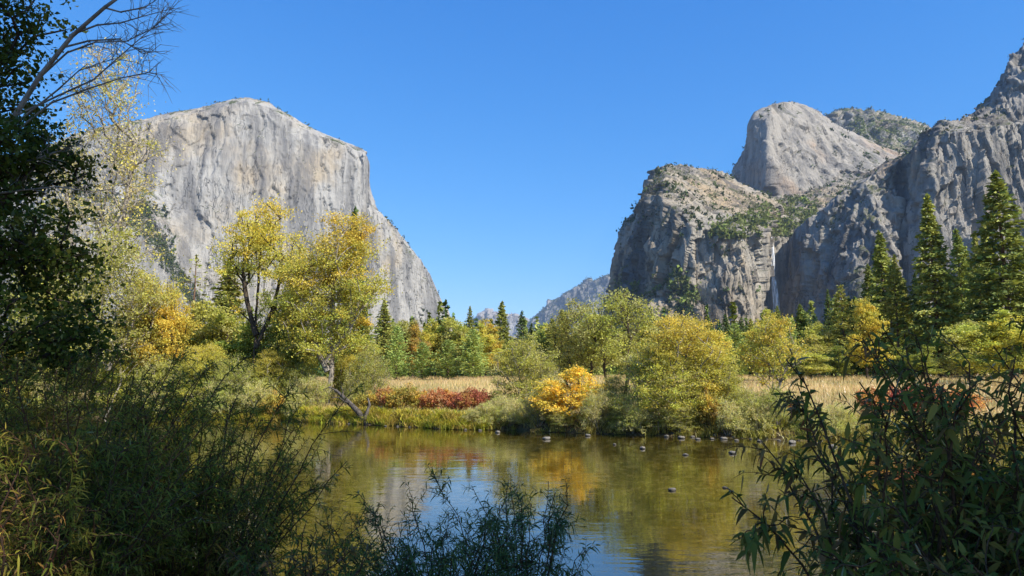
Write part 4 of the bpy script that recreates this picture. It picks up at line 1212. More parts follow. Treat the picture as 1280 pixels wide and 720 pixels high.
# ------------------------------------------------------------------ distant forest (one mass)
rf = np.random.default_rng(5)
FV, FFc, FC = [], [], []
def forest(n, Y0, Y1, pw, kinds, px0=-80, px1=1360, hr=(13, 26), leaf=(.10, .05), m=110, cond=None):
    Y = Y0 + (Y1 - Y0) * rf.random(n) ** pw
    px = rf.uniform(px0, px1, n)
    if cond is not None:
        k = cond(px, Y); Y, px = Y[k], px[k]
    n = len(Y)
    X = (px - 640) / F * Y
    Z = ground_z(X, Y)
    H = rf.uniform(*hr, n)
    if kinds == 'conifer':
        t = rf.random((n, m)) ** 1.25
        lim = 0.15 * (1 - t) ** .75 * (0.72 + .28 * np.sin(t * 44 + rf.uniform(0, 6, (n, 1)))) + .006
        rad = lim * rf.random((n, m)) ** .35 * rf.uniform(.8, 1.25, (n, 1))
        zz = 0.05 + .95 * t - rad * .25
        pal = PALS['firb'] + [(OG, 1.0), ((.18, .20, .035), .7)]
    else:
        d = rf.normal(size=(n, m, 3)); d /= np.linalg.norm(d, axis=-1, keepdims=True)
        lump = rf.normal(size=(n, 6, 3)) * np.array([.2, .2, .16]) + np.array([0, 0, .62])
        w_ = rf.integers(0, 6, (n, m))
        q = lump[np.arange(n)[:, None], w_] + d * .17 * rf.random((n, m, 1)) ** .4
        pal = [(YG, 2), (OG, 3), (MG, 2), (YL, 1), (OR, .5), (TN, .5)]
    a = rf.uniform(0, 6.28, (n, m))
    if kinds == 'conifer':
        P = np.stack([np.cos(a) * rad, np.sin(a) * rad, zz], -1)
    else:
        P = q
        P[..., 2] = np.clip(P[..., 2], .05, 1.1)
    P = P * H[:, None, None] + np.stack([X, Y, Z], -1)[:, None]
    ax = np.stack([np.cos(a), np.sin(a), -.3 + 0 * a], -1) + rf.normal(size=(n, m, 3)) * .5
    L = (H[:, None] * leaf[0] * rf.uniform(.6, 1.3, (n, m))).ravel()
    V, Fq = leaf_quads(P.reshape(-1, 3), ax.reshape(-1, 3), L, L * .55, rf)
    base = pick(pal, n, rf) * rf.uniform(.75, 1.2, (n, 1))
    cc = np.repeat(base[:, None], m, 1).reshape(-1, 3) * rf.uniform(.7, 1.3, (n * m, 1))
    off = sum(len(v) for v in FV)
    FV.append(V); FFc.append(Fq + off); FC.append(np.repeat(cc, 4, 0))
forest(240, 168, 240, 1.0, 'broad', hr=(7, 12), m=150)
forest(340, 172, 300, 1.0, 'conifer', hr=(11, 21), m=170, leaf=(.085, .05))
forest(420, 300, 700, 1.2, 'conifer', hr=(14, 25), cond=lambda px, Y: (Y < 420) | (px > 590))
forest(1300, 500, 1450, 1.3, 'conifer', hr=(14, 25), px0=590, m=70, leaf=(.13, .05))
forest(260, 300, 900, 1.0, 'broad', hr=(9, 15), m=90, px0=500)
o = add("distant_forest", mk_mesh("distant_forest", np.concatenate(FV), np.concatenate(FFc), np.concatenate(FC)), M_needle)
o['kind'] = 'stuff'

# scrub clinging to the cliffs: tufts on ledges and rims (one mass)
def scrub(Ds, seed, n, size, zmin, rows=None, colr=None, dn=0.45):
    r = np.random.default_rng(seed)
    D, nrm = Ds
    N2 = gnormals(D)
    up = np.abs(N2[..., 2])
    nz = 1.3 * fbm(D / 55, 4, seed)
    cand = np.argwhere((up > dn) & (nz > zmin))
    if rows is not None:
        cand = cand[(cand[:, 1] > rows[0] * D.shape[1]) & (cand[:, 1] < rows[1] * D.shape[1])]
    if len(cand) == 0:
        return None
    s = cand[r.integers(0, len(cand), n)]
    p = D[s[:, 0], s[:, 1]] + r.normal(size=(n, 3)) * np.array([3, 3, .6])
    hh = size * np.clip(np.exp(r.normal(size=n) * .55), .3, 2.6)
    m = 7
    off = r.normal(size=(n, m, 3)) * np.array([.3, .3, .35])
    pts = p[:, None] + off * hh[:, None, None] + np.array([0, 0, .45]) * hh[:, None, None]
    ax = r.normal(size=(n * m, 3)) + np.array([0, 0, .8])
    L = np.repeat(hh * .75, m)
    V, Fq = leaf_quads(pts.reshape(-1, 3), ax, L, L * .6, r)
    cc = pick([(DG, 2), ((.045, .06, .02), 2), ((.08, .085, .03), 1)], n, r) * r.uniform(.7, 1.3, (n, 1))
    return V, Fq, np.repeat(np.repeat(cc, m, 0), 4, 0)
parts = [scrub((D_left, n_left), 3, 420, 5.5, -.1, (.93, 1), dn=.3), scrub((D_left, n_left), 4, 1600, 8, .05, (.1, .5), dn=.42),
         scrub((D_butt, n_butt), 5, 1300, 5.0, .05, (.1, .9), dn=.5), scrub((D_butt, n_butt), 6, 400, 6, -.6, (.86, 1), dn=.3),
         scrub((D_dome, n_dome), 7, 300, 9, .05, dn=.5), scrub((D_crag, n_crag), 8, 1500, 8, -.05, dn=.35),
         scrub((D_wall, n_wall), 9, 420, 4.5, -.1, (.62, 1), dn=.35), scrub((D_r1, n_r1), 10, 2500, 15, -.2, dn=.3)]
def scrub_where(Dg, mask, nS, size, seed):
    cand = np.argwhere(mask)
    r = np.random.default_rng(seed)
    if len(cand) == 0:
        return
    sel = cand[r.integers(0, len(cand), nS)]
    p = Dg[sel[:, 0], sel[:, 1]] + np.array([0, -1.0, 1.0])
    h = size * np.clip(np.exp(r.normal(size=nS) * .55), .3, 2.6)
    pts = p[:, None] + r.normal(size=(nS, 7, 3)) * .35 * h[:, None, None]
    L = np.repeat(h * .75, 7)
    V, Fq = leaf_quads(pts.reshape(-1, 3), r.normal(size=(nS * 7, 3)) + np.array([0, 0, .8]), L, L * .6, r)
    cc = pick([(MG, 2), ((.11, .13, .045), 2), ((.16, .17, .06), 1)], nS, r) * r.uniform(.7, 1.3, (nS, 1))
    parts.append((V, Fq, np.repeat(np.repeat(cc, 7, 0), 4, 0)))
# a scrubby ramp slanting down the left part of the pale wall
def pix(Dg):
    v = Dg - CAM
    c_, s_ = math.cos(PITCH), math.sin(PITCH)
    dep = v[..., 1] * c_ + v[..., 2] * s_
    return 640 + F * v[..., 0] / dep, 360 - F * (v[..., 2] * c_ - v[..., 1] * s_) / dep
bx_, by_ = pix(D_butt)
nbt = fbm(D_butt / 45, 4, 47)
scrub_where(D_butt, (bx_ > 890) & (bx_ < 1020) & (by_ > 246) & (by_ < 296) & (nbt > -.15) & (by_ > 292 - (bx_ - 890) * .42 - 8), 3200, 6.0, 48)
scrub_where(D_butt, (bx_ > 768) & (bx_ < 872) & (by_ > 335) & (by_ < 450) & (nbt > .02), 1700, 6.0, 49)
kx_, ky_ = pix(D_crag)
scrub_where(D_crag, (kx_ > 1062) & (kx_ < 1170) & (ky_ > 150) & (fbm(D_crag / 80, 4, 50) > -.1), 1800, 9.0, 51)
qx, qy = pix(D_left)
ramp_x = np.interp(qy, [255, 290, 330, 370, 410], [168, 186, 212, 240, 262])
band = 9 + 9 * (fbm(D_left / 60, 3, 44) + .3)
cand = np.argwhere((np.abs(qx - ramp_x) < band) & (qy > 255) & (qy < 410))
rr_ = np.random.default_rng(45)
nS = 1700
sel = cand[rr_.integers(0, len(cand), nS)]
pR = D_left[sel[:, 0], sel[:, 1]] + n_left[sel[:, 0], sel[:, 1]] * 2
hR = 6.5 * rr_.uniform(.5, 1.5, nS)
ptsR = pR[:, None] + rr_.normal(size=(nS, 7, 3)) * .35 * hR[:, None, None]
LR = np.repeat(hR * .75, 7)
V, Fq = leaf_quads(ptsR.reshape(-1, 3), rr_.normal(size=(nS * 7, 3)) + np.array([0, 0, .8]), LR, LR * .6, rr_)
cR = pick([(DG, 2), ((.07, .09, .035), 2), ((.11, .12, .05), 1)], nS, rr_)
parts.append((V, Fq, np.repeat(np.repeat(cR, 7, 0), 4, 0)))
parts = [q for q in parts if q]
off, VS, FS, CS = 0, [], [], []
for V, Fq, Cq in parts:
    VS.append(V); FS.append(Fq + off); CS.append(Cq); off += len(V)
o = add("cliff_scrub", mk_mesh("cliff_scrub", np.concatenate(VS), np.concatenate(FS), np.concatenate(CS)), M_needle)
o['kind'] = 'stuff'

# ------------------------------------------------------------------ waterfall in the shaded recess
rw = np.random.default_rng(77)
def fall_mesh():
    n = 60
    t = np.linspace(0, 1, n)
    py = 296.5 + (392 - 296.5) * t
    px = 964.5 + 6.5 * t ** 1.1 + 0.5 * np.sin(t * 9)
    Vs, Fs, off = [], [], 0
    for q in range(9):
        o_ = rw.normal() * (0.4 + 3.2 * t) * .5
        c = W(px + o_, py, np.full(n, 1832.0) - 8 * t + rw.normal() * 1.5)
        wd = (2.6 + 4.4 * t) * rw.uniform(.5, 1.1) * (0.8 + .2 * np.sin(t * rw.uniform(8, 30) + rw.uniform(0, 6)))
        a = c + np.stack([-wd, 0 * t, 0 * t], -1) * .5
        b = c + np.stack([0 * t, -wd * .5, 0 * t], -1)
        d = c + np.stack([wd, 0 * t, 0 * t], -1) * .5
        V = np.stack([a, b, d], 1).reshape(-1, 3)
        i = (np.arange(n - 1) * 3)[:, None]
        Fs += [np.concatenate([i, i + 1, i + 4, i + 3], 1) + off, np.concatenate([i + 1, i + 2, i + 5, i + 4], 1) + off]
        Vs.append(V); off += len(V)
    return mk_mesh("waterfall", np.concatenate(Vs), np.concatenate(Fs), smooth=True)
g = N("falling_water")
P = g.n("TexCoord").outputs['Object']
nn_ = g.noise(g.mapv(P, (0.5, 0.5, 0.03)), 1.0, 5, 0.6)
df = g.n("BsdfDiffuse", {'Color': (0.85, 0.88, 0.92)})
tp = g.n("BsdfTransparent")
M_fall = g.surf(g.n("MixShader", {0: g.step(nn_, 0.62, 0.40), 1: tp.outputs[0], 2: df.outputs[0]}))
tag(add("waterfall", fall_mesh(), M_fall), "thin white waterfall dropping down the dark recess of the right hand cliffs", "waterfall")

# ------------------------------------------------------------------ grass
def blades(base, h, wdt, lean, pal, rng, segs=3, curl=0.6, tipcol=1.15, cols=None):
    n = len(base)
    a = rng.uniform(0, 6.28, n)
    s = np.stack([np.cos(a), np.sin(a), 0 * a], -1)
    lean = np.asarray(lean)
    Vs = []
    for q in range(segs):
        t = q / segs
        c = base + np.array([0, 0, 1.0]) * (h * (t - curl * .45 * t * t))[:, None] + lean * (h * t ** 1.6)[:, None]
        ww = (wdt * (1 - .55 * t))[:, None]
        Vs += [c - s * ww * .5, c + s * ww * .5]
    Vs.append(base + np.array([0, 0, 1.0]) * (h * (1 - curl * .45))[:, None] + lean * h[:, None])
    V = np.stack(Vs, 1)
    m = 2 * segs + 1
    b = (np.arange(n) * m)[:, None]
    Fs = [np.concatenate([b + 2 * q, b + 2 * q + 1, b + 2 * q + 3, b + 2 * q + 2], 1) for q in range(segs - 1)]
    tri = np.concatenate([b + m - 3, b + m - 2, b + m - 1], 1)
    cc = pick(pal, n, rng) if cols is None else cols
    cc = cc * rng.uniform(.75, 1.25, (n, 1))
    return V.reshape(-1, 3), Fs, tri, np.repeat(cc, m, 0)

def join_blades(lst):
    off, VS, Q, Tt, CS = 0, [], [], [], []
    for V, Fs, tri, c in lst:
        VS.append(V); Q += [f + off for f in Fs]; Tt.append(tri + off); CS.append(c); off += len(V)
    return np.concatenate(VS), [np.concatenate(Q), np.concatenate(Tt)], np.concatenate(CS)

rg = np.random.default_rng(31)
def tufts(n, x0, x1, d0, d1, h0, h1, pal, per=42, hang=0.5):
    x = rg.uniform(x0, x1, n)
    d = rg.uniform(d0, d1, n)
    y = far_y(x) + d
    z = np.maximum(ground_z(x, y), -0.02)
    out = []
    basec = pick(pal, n, rg)
    hh = rg.uniform(h0, h1, n)
    N_ = n * per
    bx = np.repeat(np.stack([x, y, z], -1), per, 0) + rg.normal(size=(N_, 3)) * np.array([.16, .12, 0])
    h = np.repeat(hh, per) * rg.uniform(.55, 1.15, N_)
    ln = rg.normal(size=(N_, 3)) * np.array([.45, .45, 0.0])
    ln[:, 1] -= hang * rg.random(N_) * np.repeat(d < .8, per)
    ln[:, 2] = -0.25 * np.linalg.norm(ln[:, :2], axis=1)
    cc = np.repeat(basec, per, 0) * .65 + pick(pal, N_, rg) * .35
    return blades(bx, h, np.full(N_, .030) * rg.uniform(.7, 1.5, N_), ln, pal, rg, 3, .5, cols=cc)
gy_ = [((0.48, 0.46, 0.045), 3), ((0.60, 0.50, 0.08), 2), ((0.30, 0.36, 0.04), 2), ((0.52, 0.36, 0.11), 2)]
gt_ = [((0.55, 0.41, 0.17), 3), ((0.46, 0.36, 0.13), 2), ((0.36, 0.33, 0.08), 1)]
go_ = [((0.22, 0.24, 0.05), 2), ((0.38, 0.33, 0.08), 2), ((0.46, 0.36, 0.14), 1)]
lst = [tufts(560, -24, -1.0, -.1, .9, .35, .72, gy_), tufts(160, -24, -1, .9, 3.0, .25, .5, gt_ + gy_[:2], 30),
       tufts(380, -1.5, 22, -.05, 1.6, .3, .65, go_, 34), tufts(260, 8, 30, .8, 4.5, .3, .6, go_ + gy_[:1], 34),
       tufts(240, -48, -22, 0, 3, .5, .9, go_, 30)]
V, Fs, Cc = join_blades(lst)
o = add("bank_grass", mk_mesh("bank_grass", V, Fs, Cc), M_grass); o['kind'] = 'stuff'
n = 90000
px = rg.uniform(-150, 1430, n)
d = 2.0 + 110 * rg.random(n) ** 1.3
X = (px - 640) / F * (40 + d)
Yg = far_y(X) + d
Z = ground_z(X, Yg)
patch = 1.6 * fbm(np.stack([X * .06, Yg * .04, 0 * X], -1), 4, 61)
far_ = (d / 40 + .6)
h = rg.uniform(.35, .75, n) * (1 + .25 * patch)
cols = pick([((0.58, 0.44, 0.23), 4), ((0.54, 0.39, 0.19), 3), ((0.48, 0.42, 0.17), 1.4), ((0.40, 0.38, 0.13), .4)], n, rg) * (1 + .38 * patch[:, None])
ln = rg.normal(size=(n, 3)) * np.array([.3, .3, 0])
V, Fs, tri, Cc = blades(np.stack([X, Yg, Z - .03], -1), h, .022 * far_ * rg.uniform(.7, 1.5, n) + .012, ln, None, rg, 2, .2, cols=cols)
o = add("meadow_grass", mk_mesh("meadow_grass", V, [np.concatenate(Fs), tri], Cc), M_grass); o['kind'] = 'stuff'

# ------------------------------------------------------------------ stones and driftwood
def stone_mesh(seed, flat=.55):
    n, m = 22, 14
    u, v = np.meshgrid(np.linspace(0, 2 * math.pi, n, endpoint=False), np.linspace(.02, math.pi - .02, m), indexing='ij')
    p = np.stack([np.cos(u) * np.sin(v), np.sin(u) * np.sin(v), np.cos(v)], -1)
    r = 1 + .28 * fbm(p * 1.3 + seed * 3.1, 3, seed) + .10 * facets(p * 1.8, seed, 1.0)
    p = p * r[..., None] * np.array([1, .8, flat])
    i = np.arange(n * m).reshape(n, m)
    i2 = np.roll(i, -1, 0)
    f = np.stack([i[:, :-1], i[:, 1:], i2[:, 1:], i2[:, :-1]], -1).reshape(-1, 4)
    return mk_mesh("stone", p, f, smooth=True)
def stonemat(name, a, b):
    g = N(name)
    P = g.n("TexCoord").outputs['Object']
    n1 = g.noise(P, 3.0, 8, .7)
    geo = g.n("SeparateXYZ"); g.put(geo.inputs[0], g.n("NewGeometry").outputs['Position'])
    wet = g.step(geo.outputs['Z'], 0.07, 0.015)
    c = g.mix(g.step(n1, .4, .65), a, b)
    c = g.mix(wet, c, tuple(x * .3 for x in a))
    return g.surf(g.n("BsdfPrincipled", {'Roughness': 0.8, 'Base Color': c, 'Normal': g.bump(n1, .05, .7)}))
M_stone = stonemat("river_stone", (0.20, 0.18, 0.15), (0.11, 0.10, 0.085))
M_stoned = stonemat("dark_river_stone", (0.15, 0.135, 0.11), (0.24, 0.21, 0.17))
STONES = [stone_mesh(s, f) for s, f in ((1, .5), (2, .6), (3, .42), (4, .55))]
for q in range(4):
    STONES[q].materials.append(M_stone)
STD = [m.copy() for m in STONES]
for m in STD:
    m.materials.clear(); m.materials.append(M_stoned)
def stone(px, py, wpx, lab, k=0, dark=False, group=None, lift=0.25):
    b = (360 - py) / F
    dz = math.sin(PITCH) + b * math.cos(PITCH); dy = math.cos(PITCH) - b * math.sin(PITCH)
    Y = CAM[2] / (-dz / dy)
    p = W(px, py, Y)
    r = wpx / F * Y * .5 * (0.75 if group else 0.8)
    z = max(0.0, gz(p[0], Y)) if lift > 0.1 else 0.0
    o = bpy.data.objects.new("river_stone", (STD if dark else STONES)[k % 4])
    COL.objects.link(o)
    o.location = (p[0], Y, z + r * .12)
    o.scale = (r, r, r)
    o.rotation_euler = (0, 0, k * 1.9)
    tag(o, lab, "stone", group)
stone(683, 549, 14, "flat pale stone in the water in front of the golden bush", 2)
stone(803, 561, 10, "grey stone alone in the shallows below the pale willow", 1, True)
stone(857, 569, 9, "small tan stone alone in the water, nearest the camera of the right shallows", 0)
stone(840, 613, 14, "dark flat stone awash in the riffle, nearest to the camera", 2, True, lift=0)
stone(735, 545, 9, "small grey stone at the water edge right of the golden bush", 3)
stone(768, 556, 6, "tiny dark stone in the shallows left of the grey one", 1, True)
stone(916, 567, 12, "tan stone in the shallows beside the dark leaves at the right", 3)
stone(622, 541, 9, "grey stone under the low willow at the end of the bank grass", 1)
stone(906, 610, 8, "small dark stone in the riffle near the right hand leaves", 0, True, lift=0)
for i, (px, py, wp) in enumerate([(818, 544, 6), (833, 546, 9), (841, 545, 5), (852, 548, 12), (857, 545.5, 6), (866, 546.5, 7), (872, 549.5, 10), (879, 546, 5), (890, 549, 8), (893, 546.5, 6), (905, 549, 13), (917, 547.5, 6), (921, 551, 9), (938, 549, 5), (950, 552, 11), (957, 549.5, 6), (974, 551, 7), (990, 554, 14), (998, 551, 6), (1020, 555, 9), (1041, 559, 15), (1068, 559, 9)]):
    stone(px, py, wp, "small pale stone in the line along the right hand water edge", i, i % 5 == 3, "stones along the right hand water edge")
for i, (px, py, wp) in enumerate([(400, 527.5, 5), (416, 528.5, 4), (436, 530, 6), (482, 533, 5), (497, 533.5, 6), (512, 534, 4), (548, 536, 5), (582, 537.5, 6), (600, 538.5, 7)]):
    stone(px, py, wp, "small grey stone under the overhanging yellow bank grass", i, i % 3 == 0, "stones under the bank grass")

def branchy(paths, name, mat, k=7):
    P0, P1, R0, R1 = [], [], [], []
    for pts, r0, r1 in paths:
        pts = np.array(pts, float)
        rr = np.linspace(r0, r1, len(pts))
        for q in range(len(pts) - 1):
            P0.append(pts[q]); P1.append(pts[q + 1] + (pts[q + 1] - pts[q]) * .06); R0.append(rr[q]); R1.append(rr[q + 1])
    V, Fq = tubes(np.array(P0), np.array(P1), np.array(R0), np.array(R1), k)
    return mk_mesh(name, V, Fq, smooth=True)
M_drift = barkmat("bleached_wood", (0.03, 0.025, 0.02), (0.13, 0.115, 0.10), 9.0)
def pl(pxs, Y, dY=0):
    return [W(a, b, Y + dY * q) for q, (a, b) in enumerate(pxs)]
e = empty("fallen_log", tuple(W(458, 529, 41.5)))
tag(e, "dark forked driftwood log leaning from the bank into the water", "log")
lo = np.array(e.location)
sub = lambda L_: [p - lo for p in L_]
add("trunk", branchy([(sub(pl([(461, 532), (455, 524), (447, 514), (437, 504), (428, 495), (420, 488)], 41.8, .25)), .22, .08)], "trunk", M_drift), M_drift, e)
add("branch", branchy([(sub(pl([(456, 525), (459, 515), (462, 506), (460, 498)], 41.8, .1)), .13, .05)], "branch", M_drift), M_drift, e)
for pts_, Yb, ra, rb in (([(437, 504), (431, 502), (424, 497), (416, 497)], 42.4, .06, .02), ([(428, 495), (429, 489), (426, 483)], 42.7, .05, .012), ([(420, 488), (412, 484), (404, 487)], 43.1, .05, .015)):
    add("branch", branchy([(sub(pl(pts_, Yb, .1)), ra, rb)], "branch", M_drift), M_drift, e)
rd = np.random.default_rng(3)
e = empty("deadwood_tangle", tuple(W(868, 540, 34.6)))
tag(e, "grey tangle of dead branches at the right foot of the big bushy willow", "branches")
lo = np.array(e.location)
for q in range(9):
    a = W(850 + rd.uniform(-6, 14), 538 + rd.uniform(-4, 4), 34.4 + rd.uniform(-.3, .5))
    b = W(880 + rd.uniform(-15, 34), 512 + rd.uniform(-8, 20), 34.6 + rd.uniform(-.6, .8))
    m = (a + b) / 2 + rd.normal(size=3) * .15
    add("branch", branchy([([a - lo, m - lo, b - lo], rd.uniform(.02, .05), .008)], "branch", M_drift, 5), M_drift, e)

# ------------------------------------------------------------------ near shrubs, leaf by leaf
def lance(base, d, L, Wd, rng, droop, cols, fold=.22):
    n = len(base)
    d = unit(d)
    r = rng.normal(size=(n, 3)) * .6 + np.array([0, -.2, 1.0])
    nn = unit(r - (r * d).sum(-1, keepdims=True) * d)
    s = np.cross(d, nn)
    L, Wd, droop = L[:, None], Wd[:, None], droop[:, None]
    dn = np.array([0, 0, -1.0])
    def c(t):
        return base + d * L * t + dn * droop * L * t * t
    def st(t, k):
        m = c(t)
        return m - s * Wd * .5 * k + nn * Wd * fold * k, m, m + s * Wd * .5 * k + nn * Wd * fold * k
    l1, m1, r1 = st(.3, 1.0)
    l2, m2, r2 = st(.68, .72)
    V = np.stack([base, l1, m1, r1, l2, m2, r2, c(1.0)], 1).reshape(-1, 3)
    b = (np.arange(n) * 8)[:, None]
    tri = np.concatenate([np.concatenate([b, b + 2, b + 1], 1), np.concatenate([b, b + 3, b + 2], 1), np.concatenate([b + 4, b + 5, b + 7], 1), np.concatenate([b + 5, b + 6, b + 7], 1)])
    qd = np.concatenate([np.concatenate([b + 1, b + 2, b + 5, b + 4], 1), np.concatenate([b + 2, b + 3, b + 6, b + 5], 1)])
    return V, [tri, qd], np.repeat(cols, 8, 0)

def near_shrub(seed, nst, H, R, leafL, leafW, pal, shoots=9, shl=.5, gap=.035, droop=.35, stemr=.010, lean=(0, 0), bare=.25, base_r=.25, angle=None, lift=1.0, dead=0.0):
    rng = np.random.default_rng(seed)
    P0, P1, R0, R1 = [], [], [], []
    lb, ld, ll, lw, lc = [], [], [], [], []
    def seg(pts, r0, r1):
        rr = np.linspace(r0, r1, len(pts))
        for q in range(len(pts) - 1):
            P0.append(pts[q]); P1.append(pts[q + 1]); R0.append(rr[q]); R1.append(rr[q + 1])
    def leafs(pts, n, c0):
        pts = np.array(pts)
        t = np.sort(rng.random(n)) * (len(pts) - 1) * .999
        i = t.astype(int); f = (t - i)[:, None]
        p = pts[i] + (pts[i + 1] - pts[i]) * f
        tg = unit(pts[i + 1] - pts[i])
        u, v = perp(tg)
        a = np.arange(n) * 2.4 + rng.uniform(0, 6)
        sd = u * np.cos(a)[:, None] + v * np.sin(a)[:, None]
        lb.append(p); ld.append(tg * rng.uniform(.25, .9, (n, 1)) + sd * .85 + np.array([0, 0, -.1]))
        k = rng.uniform(.55, 1.2, n) * np.where(t > (len(pts) - 1) * .85, .7, 1)
        ll.append(leafL * k); lw.append(leafW * k * rng.uniform(.8, 1.2, n))
        lc.append((c0 * .55 + pick(pal, n, rng) * .45) * rng.uniform(.7, 1.3, (n, 1)))
    for s_ in range(nst):
        a = rng.uniform(*(angle or (0, 6.283)))
        out = np.array([math.cos(a), math.sin(a), 0])
        h = H * rng.uniform(.55, 1.05)
        rr = R * rng.uniform(.15, 1.0)
        p0 = out * base_r * rng.random() + np.array([rng.normal() * .05, rng.normal() * .05, 0])
        tt = np.linspace(0, 1, 10)
        arch = rng.uniform(.0, .25)
        pts = [p0 + out * rr * t ** 1.35 + np.array([lean[0], lean[1], 0]) * t * h + np.array([0, 0, h * (t * (1 + arch) - arch * t ** 2.2)]) + rng.normal(size=3) * .022 * (t > 0) for t in tt]
        seg(pts, stemr * rng.uniform(.8, 1.5), stemr * .3)
        c0 = pick(pal, 1, rng)[0]
        leafs(pts[6:], int(h * .4 / gap), c0)
        for q in range(int(shoots * rng.uniform(.7, 1.3))):
            t = rng.uniform(bare, .98)
            k = int(t * 9); p = pts[k] + (pts[min(k + 1, 9)] - pts[k]) * (t * 9 - k)
            tg = unit(pts[min(k + 1, 9)] - pts[max(k - 1, 0)])
            d = unit(tg * .6 + unit(rng.normal(size=3) + out * .5) * .8 + np.array([0, 0, .25 * lift]))
            L = shl * rng.uniform(.4, 1.2) * (1.1 - .5 * t)
            sp = [p + d * L * x + np.array([0, 0, -.25 * L * x * x]) + rng.normal(size=3) * .008 * (x > 0) for x in np.linspace(0, 1, 6)]
            seg(sp, stemr * .35, stemr * .12)
            if rng.random() < dead:
                continue
            c1 = c0 * .5 + pick(pal, 1, rng)[0] * .5
            leafs(sp, max(3, int(L / gap)), c1)
    P0, P1, R0, R1 = map(np.array, (P0, P1, R0, R1))
    V, Fq = tubes(P0, P1, R0, R1, 5)
    sm = mk_mesh("stems", V, Fq, smooth=True)
    lb, ld, ll, lw, lc = map(np.concatenate, (lb, ld, ll, lw, lc))
    V, Fs, Cc = lance(lb, ld, ll, lw, rng, np.abs(rng.normal(size=len(lb))) * droop, lc)
    fm = mk_mesh("foliage", V, Fs, Cc)
    return sm, fm

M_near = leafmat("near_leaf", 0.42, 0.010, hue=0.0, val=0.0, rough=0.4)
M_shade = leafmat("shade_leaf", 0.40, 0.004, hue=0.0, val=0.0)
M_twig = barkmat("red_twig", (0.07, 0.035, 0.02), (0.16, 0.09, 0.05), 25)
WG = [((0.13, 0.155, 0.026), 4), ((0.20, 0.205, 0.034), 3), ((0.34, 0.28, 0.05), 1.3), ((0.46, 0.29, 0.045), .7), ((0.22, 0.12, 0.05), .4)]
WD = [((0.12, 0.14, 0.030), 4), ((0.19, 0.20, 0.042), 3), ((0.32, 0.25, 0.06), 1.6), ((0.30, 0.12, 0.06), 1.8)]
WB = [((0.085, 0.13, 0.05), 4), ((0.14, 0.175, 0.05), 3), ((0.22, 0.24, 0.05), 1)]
WY = [((0.45, 0.40, 0.05), 3), ((0.66, 0.44, 0.07), 2), ((0.66, 0.20, 0.07), 1.8), ((0.24, 0.30, 0.04), 2)]
def shrub(meshes, name, label, x, y, rz=0, z=None, sc=1.0):
    sm, fm = meshes
    e = empty(name, (x, y, (gz(x, y) if z is None else z) - .04), rz, (sc, sc, sc))
    tag(e, label, 'shrub')
    add('stems', sm, M_twig if not sm.materials else None, e)
    add('foliage', fm, M_near if not fm.materials else None, e)
    return e
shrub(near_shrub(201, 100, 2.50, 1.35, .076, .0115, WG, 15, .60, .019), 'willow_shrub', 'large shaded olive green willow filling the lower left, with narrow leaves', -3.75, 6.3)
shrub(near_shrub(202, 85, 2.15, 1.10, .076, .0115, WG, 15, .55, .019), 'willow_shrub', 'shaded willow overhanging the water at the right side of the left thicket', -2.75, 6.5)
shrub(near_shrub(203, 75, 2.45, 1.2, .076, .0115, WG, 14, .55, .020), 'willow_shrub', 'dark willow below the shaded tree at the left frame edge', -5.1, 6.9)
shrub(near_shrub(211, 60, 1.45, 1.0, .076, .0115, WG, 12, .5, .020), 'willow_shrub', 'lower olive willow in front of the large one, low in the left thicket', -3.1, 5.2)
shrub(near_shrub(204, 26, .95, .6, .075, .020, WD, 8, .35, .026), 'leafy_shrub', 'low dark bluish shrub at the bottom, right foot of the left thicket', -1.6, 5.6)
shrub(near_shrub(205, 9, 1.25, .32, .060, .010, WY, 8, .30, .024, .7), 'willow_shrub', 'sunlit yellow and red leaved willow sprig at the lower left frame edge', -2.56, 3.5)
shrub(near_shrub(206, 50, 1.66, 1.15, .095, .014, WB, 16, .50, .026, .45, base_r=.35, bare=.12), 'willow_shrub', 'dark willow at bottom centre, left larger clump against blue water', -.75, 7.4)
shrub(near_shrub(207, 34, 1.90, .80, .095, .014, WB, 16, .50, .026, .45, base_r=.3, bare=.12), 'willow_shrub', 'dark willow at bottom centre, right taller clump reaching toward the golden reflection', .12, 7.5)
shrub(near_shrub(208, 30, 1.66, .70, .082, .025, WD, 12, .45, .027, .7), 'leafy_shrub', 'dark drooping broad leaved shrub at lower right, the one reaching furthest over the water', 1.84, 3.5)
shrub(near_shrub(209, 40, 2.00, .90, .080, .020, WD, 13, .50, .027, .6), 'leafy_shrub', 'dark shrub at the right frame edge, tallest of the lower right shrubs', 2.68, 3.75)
shrub(near_shrub(210, 34, 1.10, .66, .080, .022, WD, 12, .42, .028, .6), 'leafy_shrub', 'lowest dark shrub in the lower right corner', 1.92, 2.85)

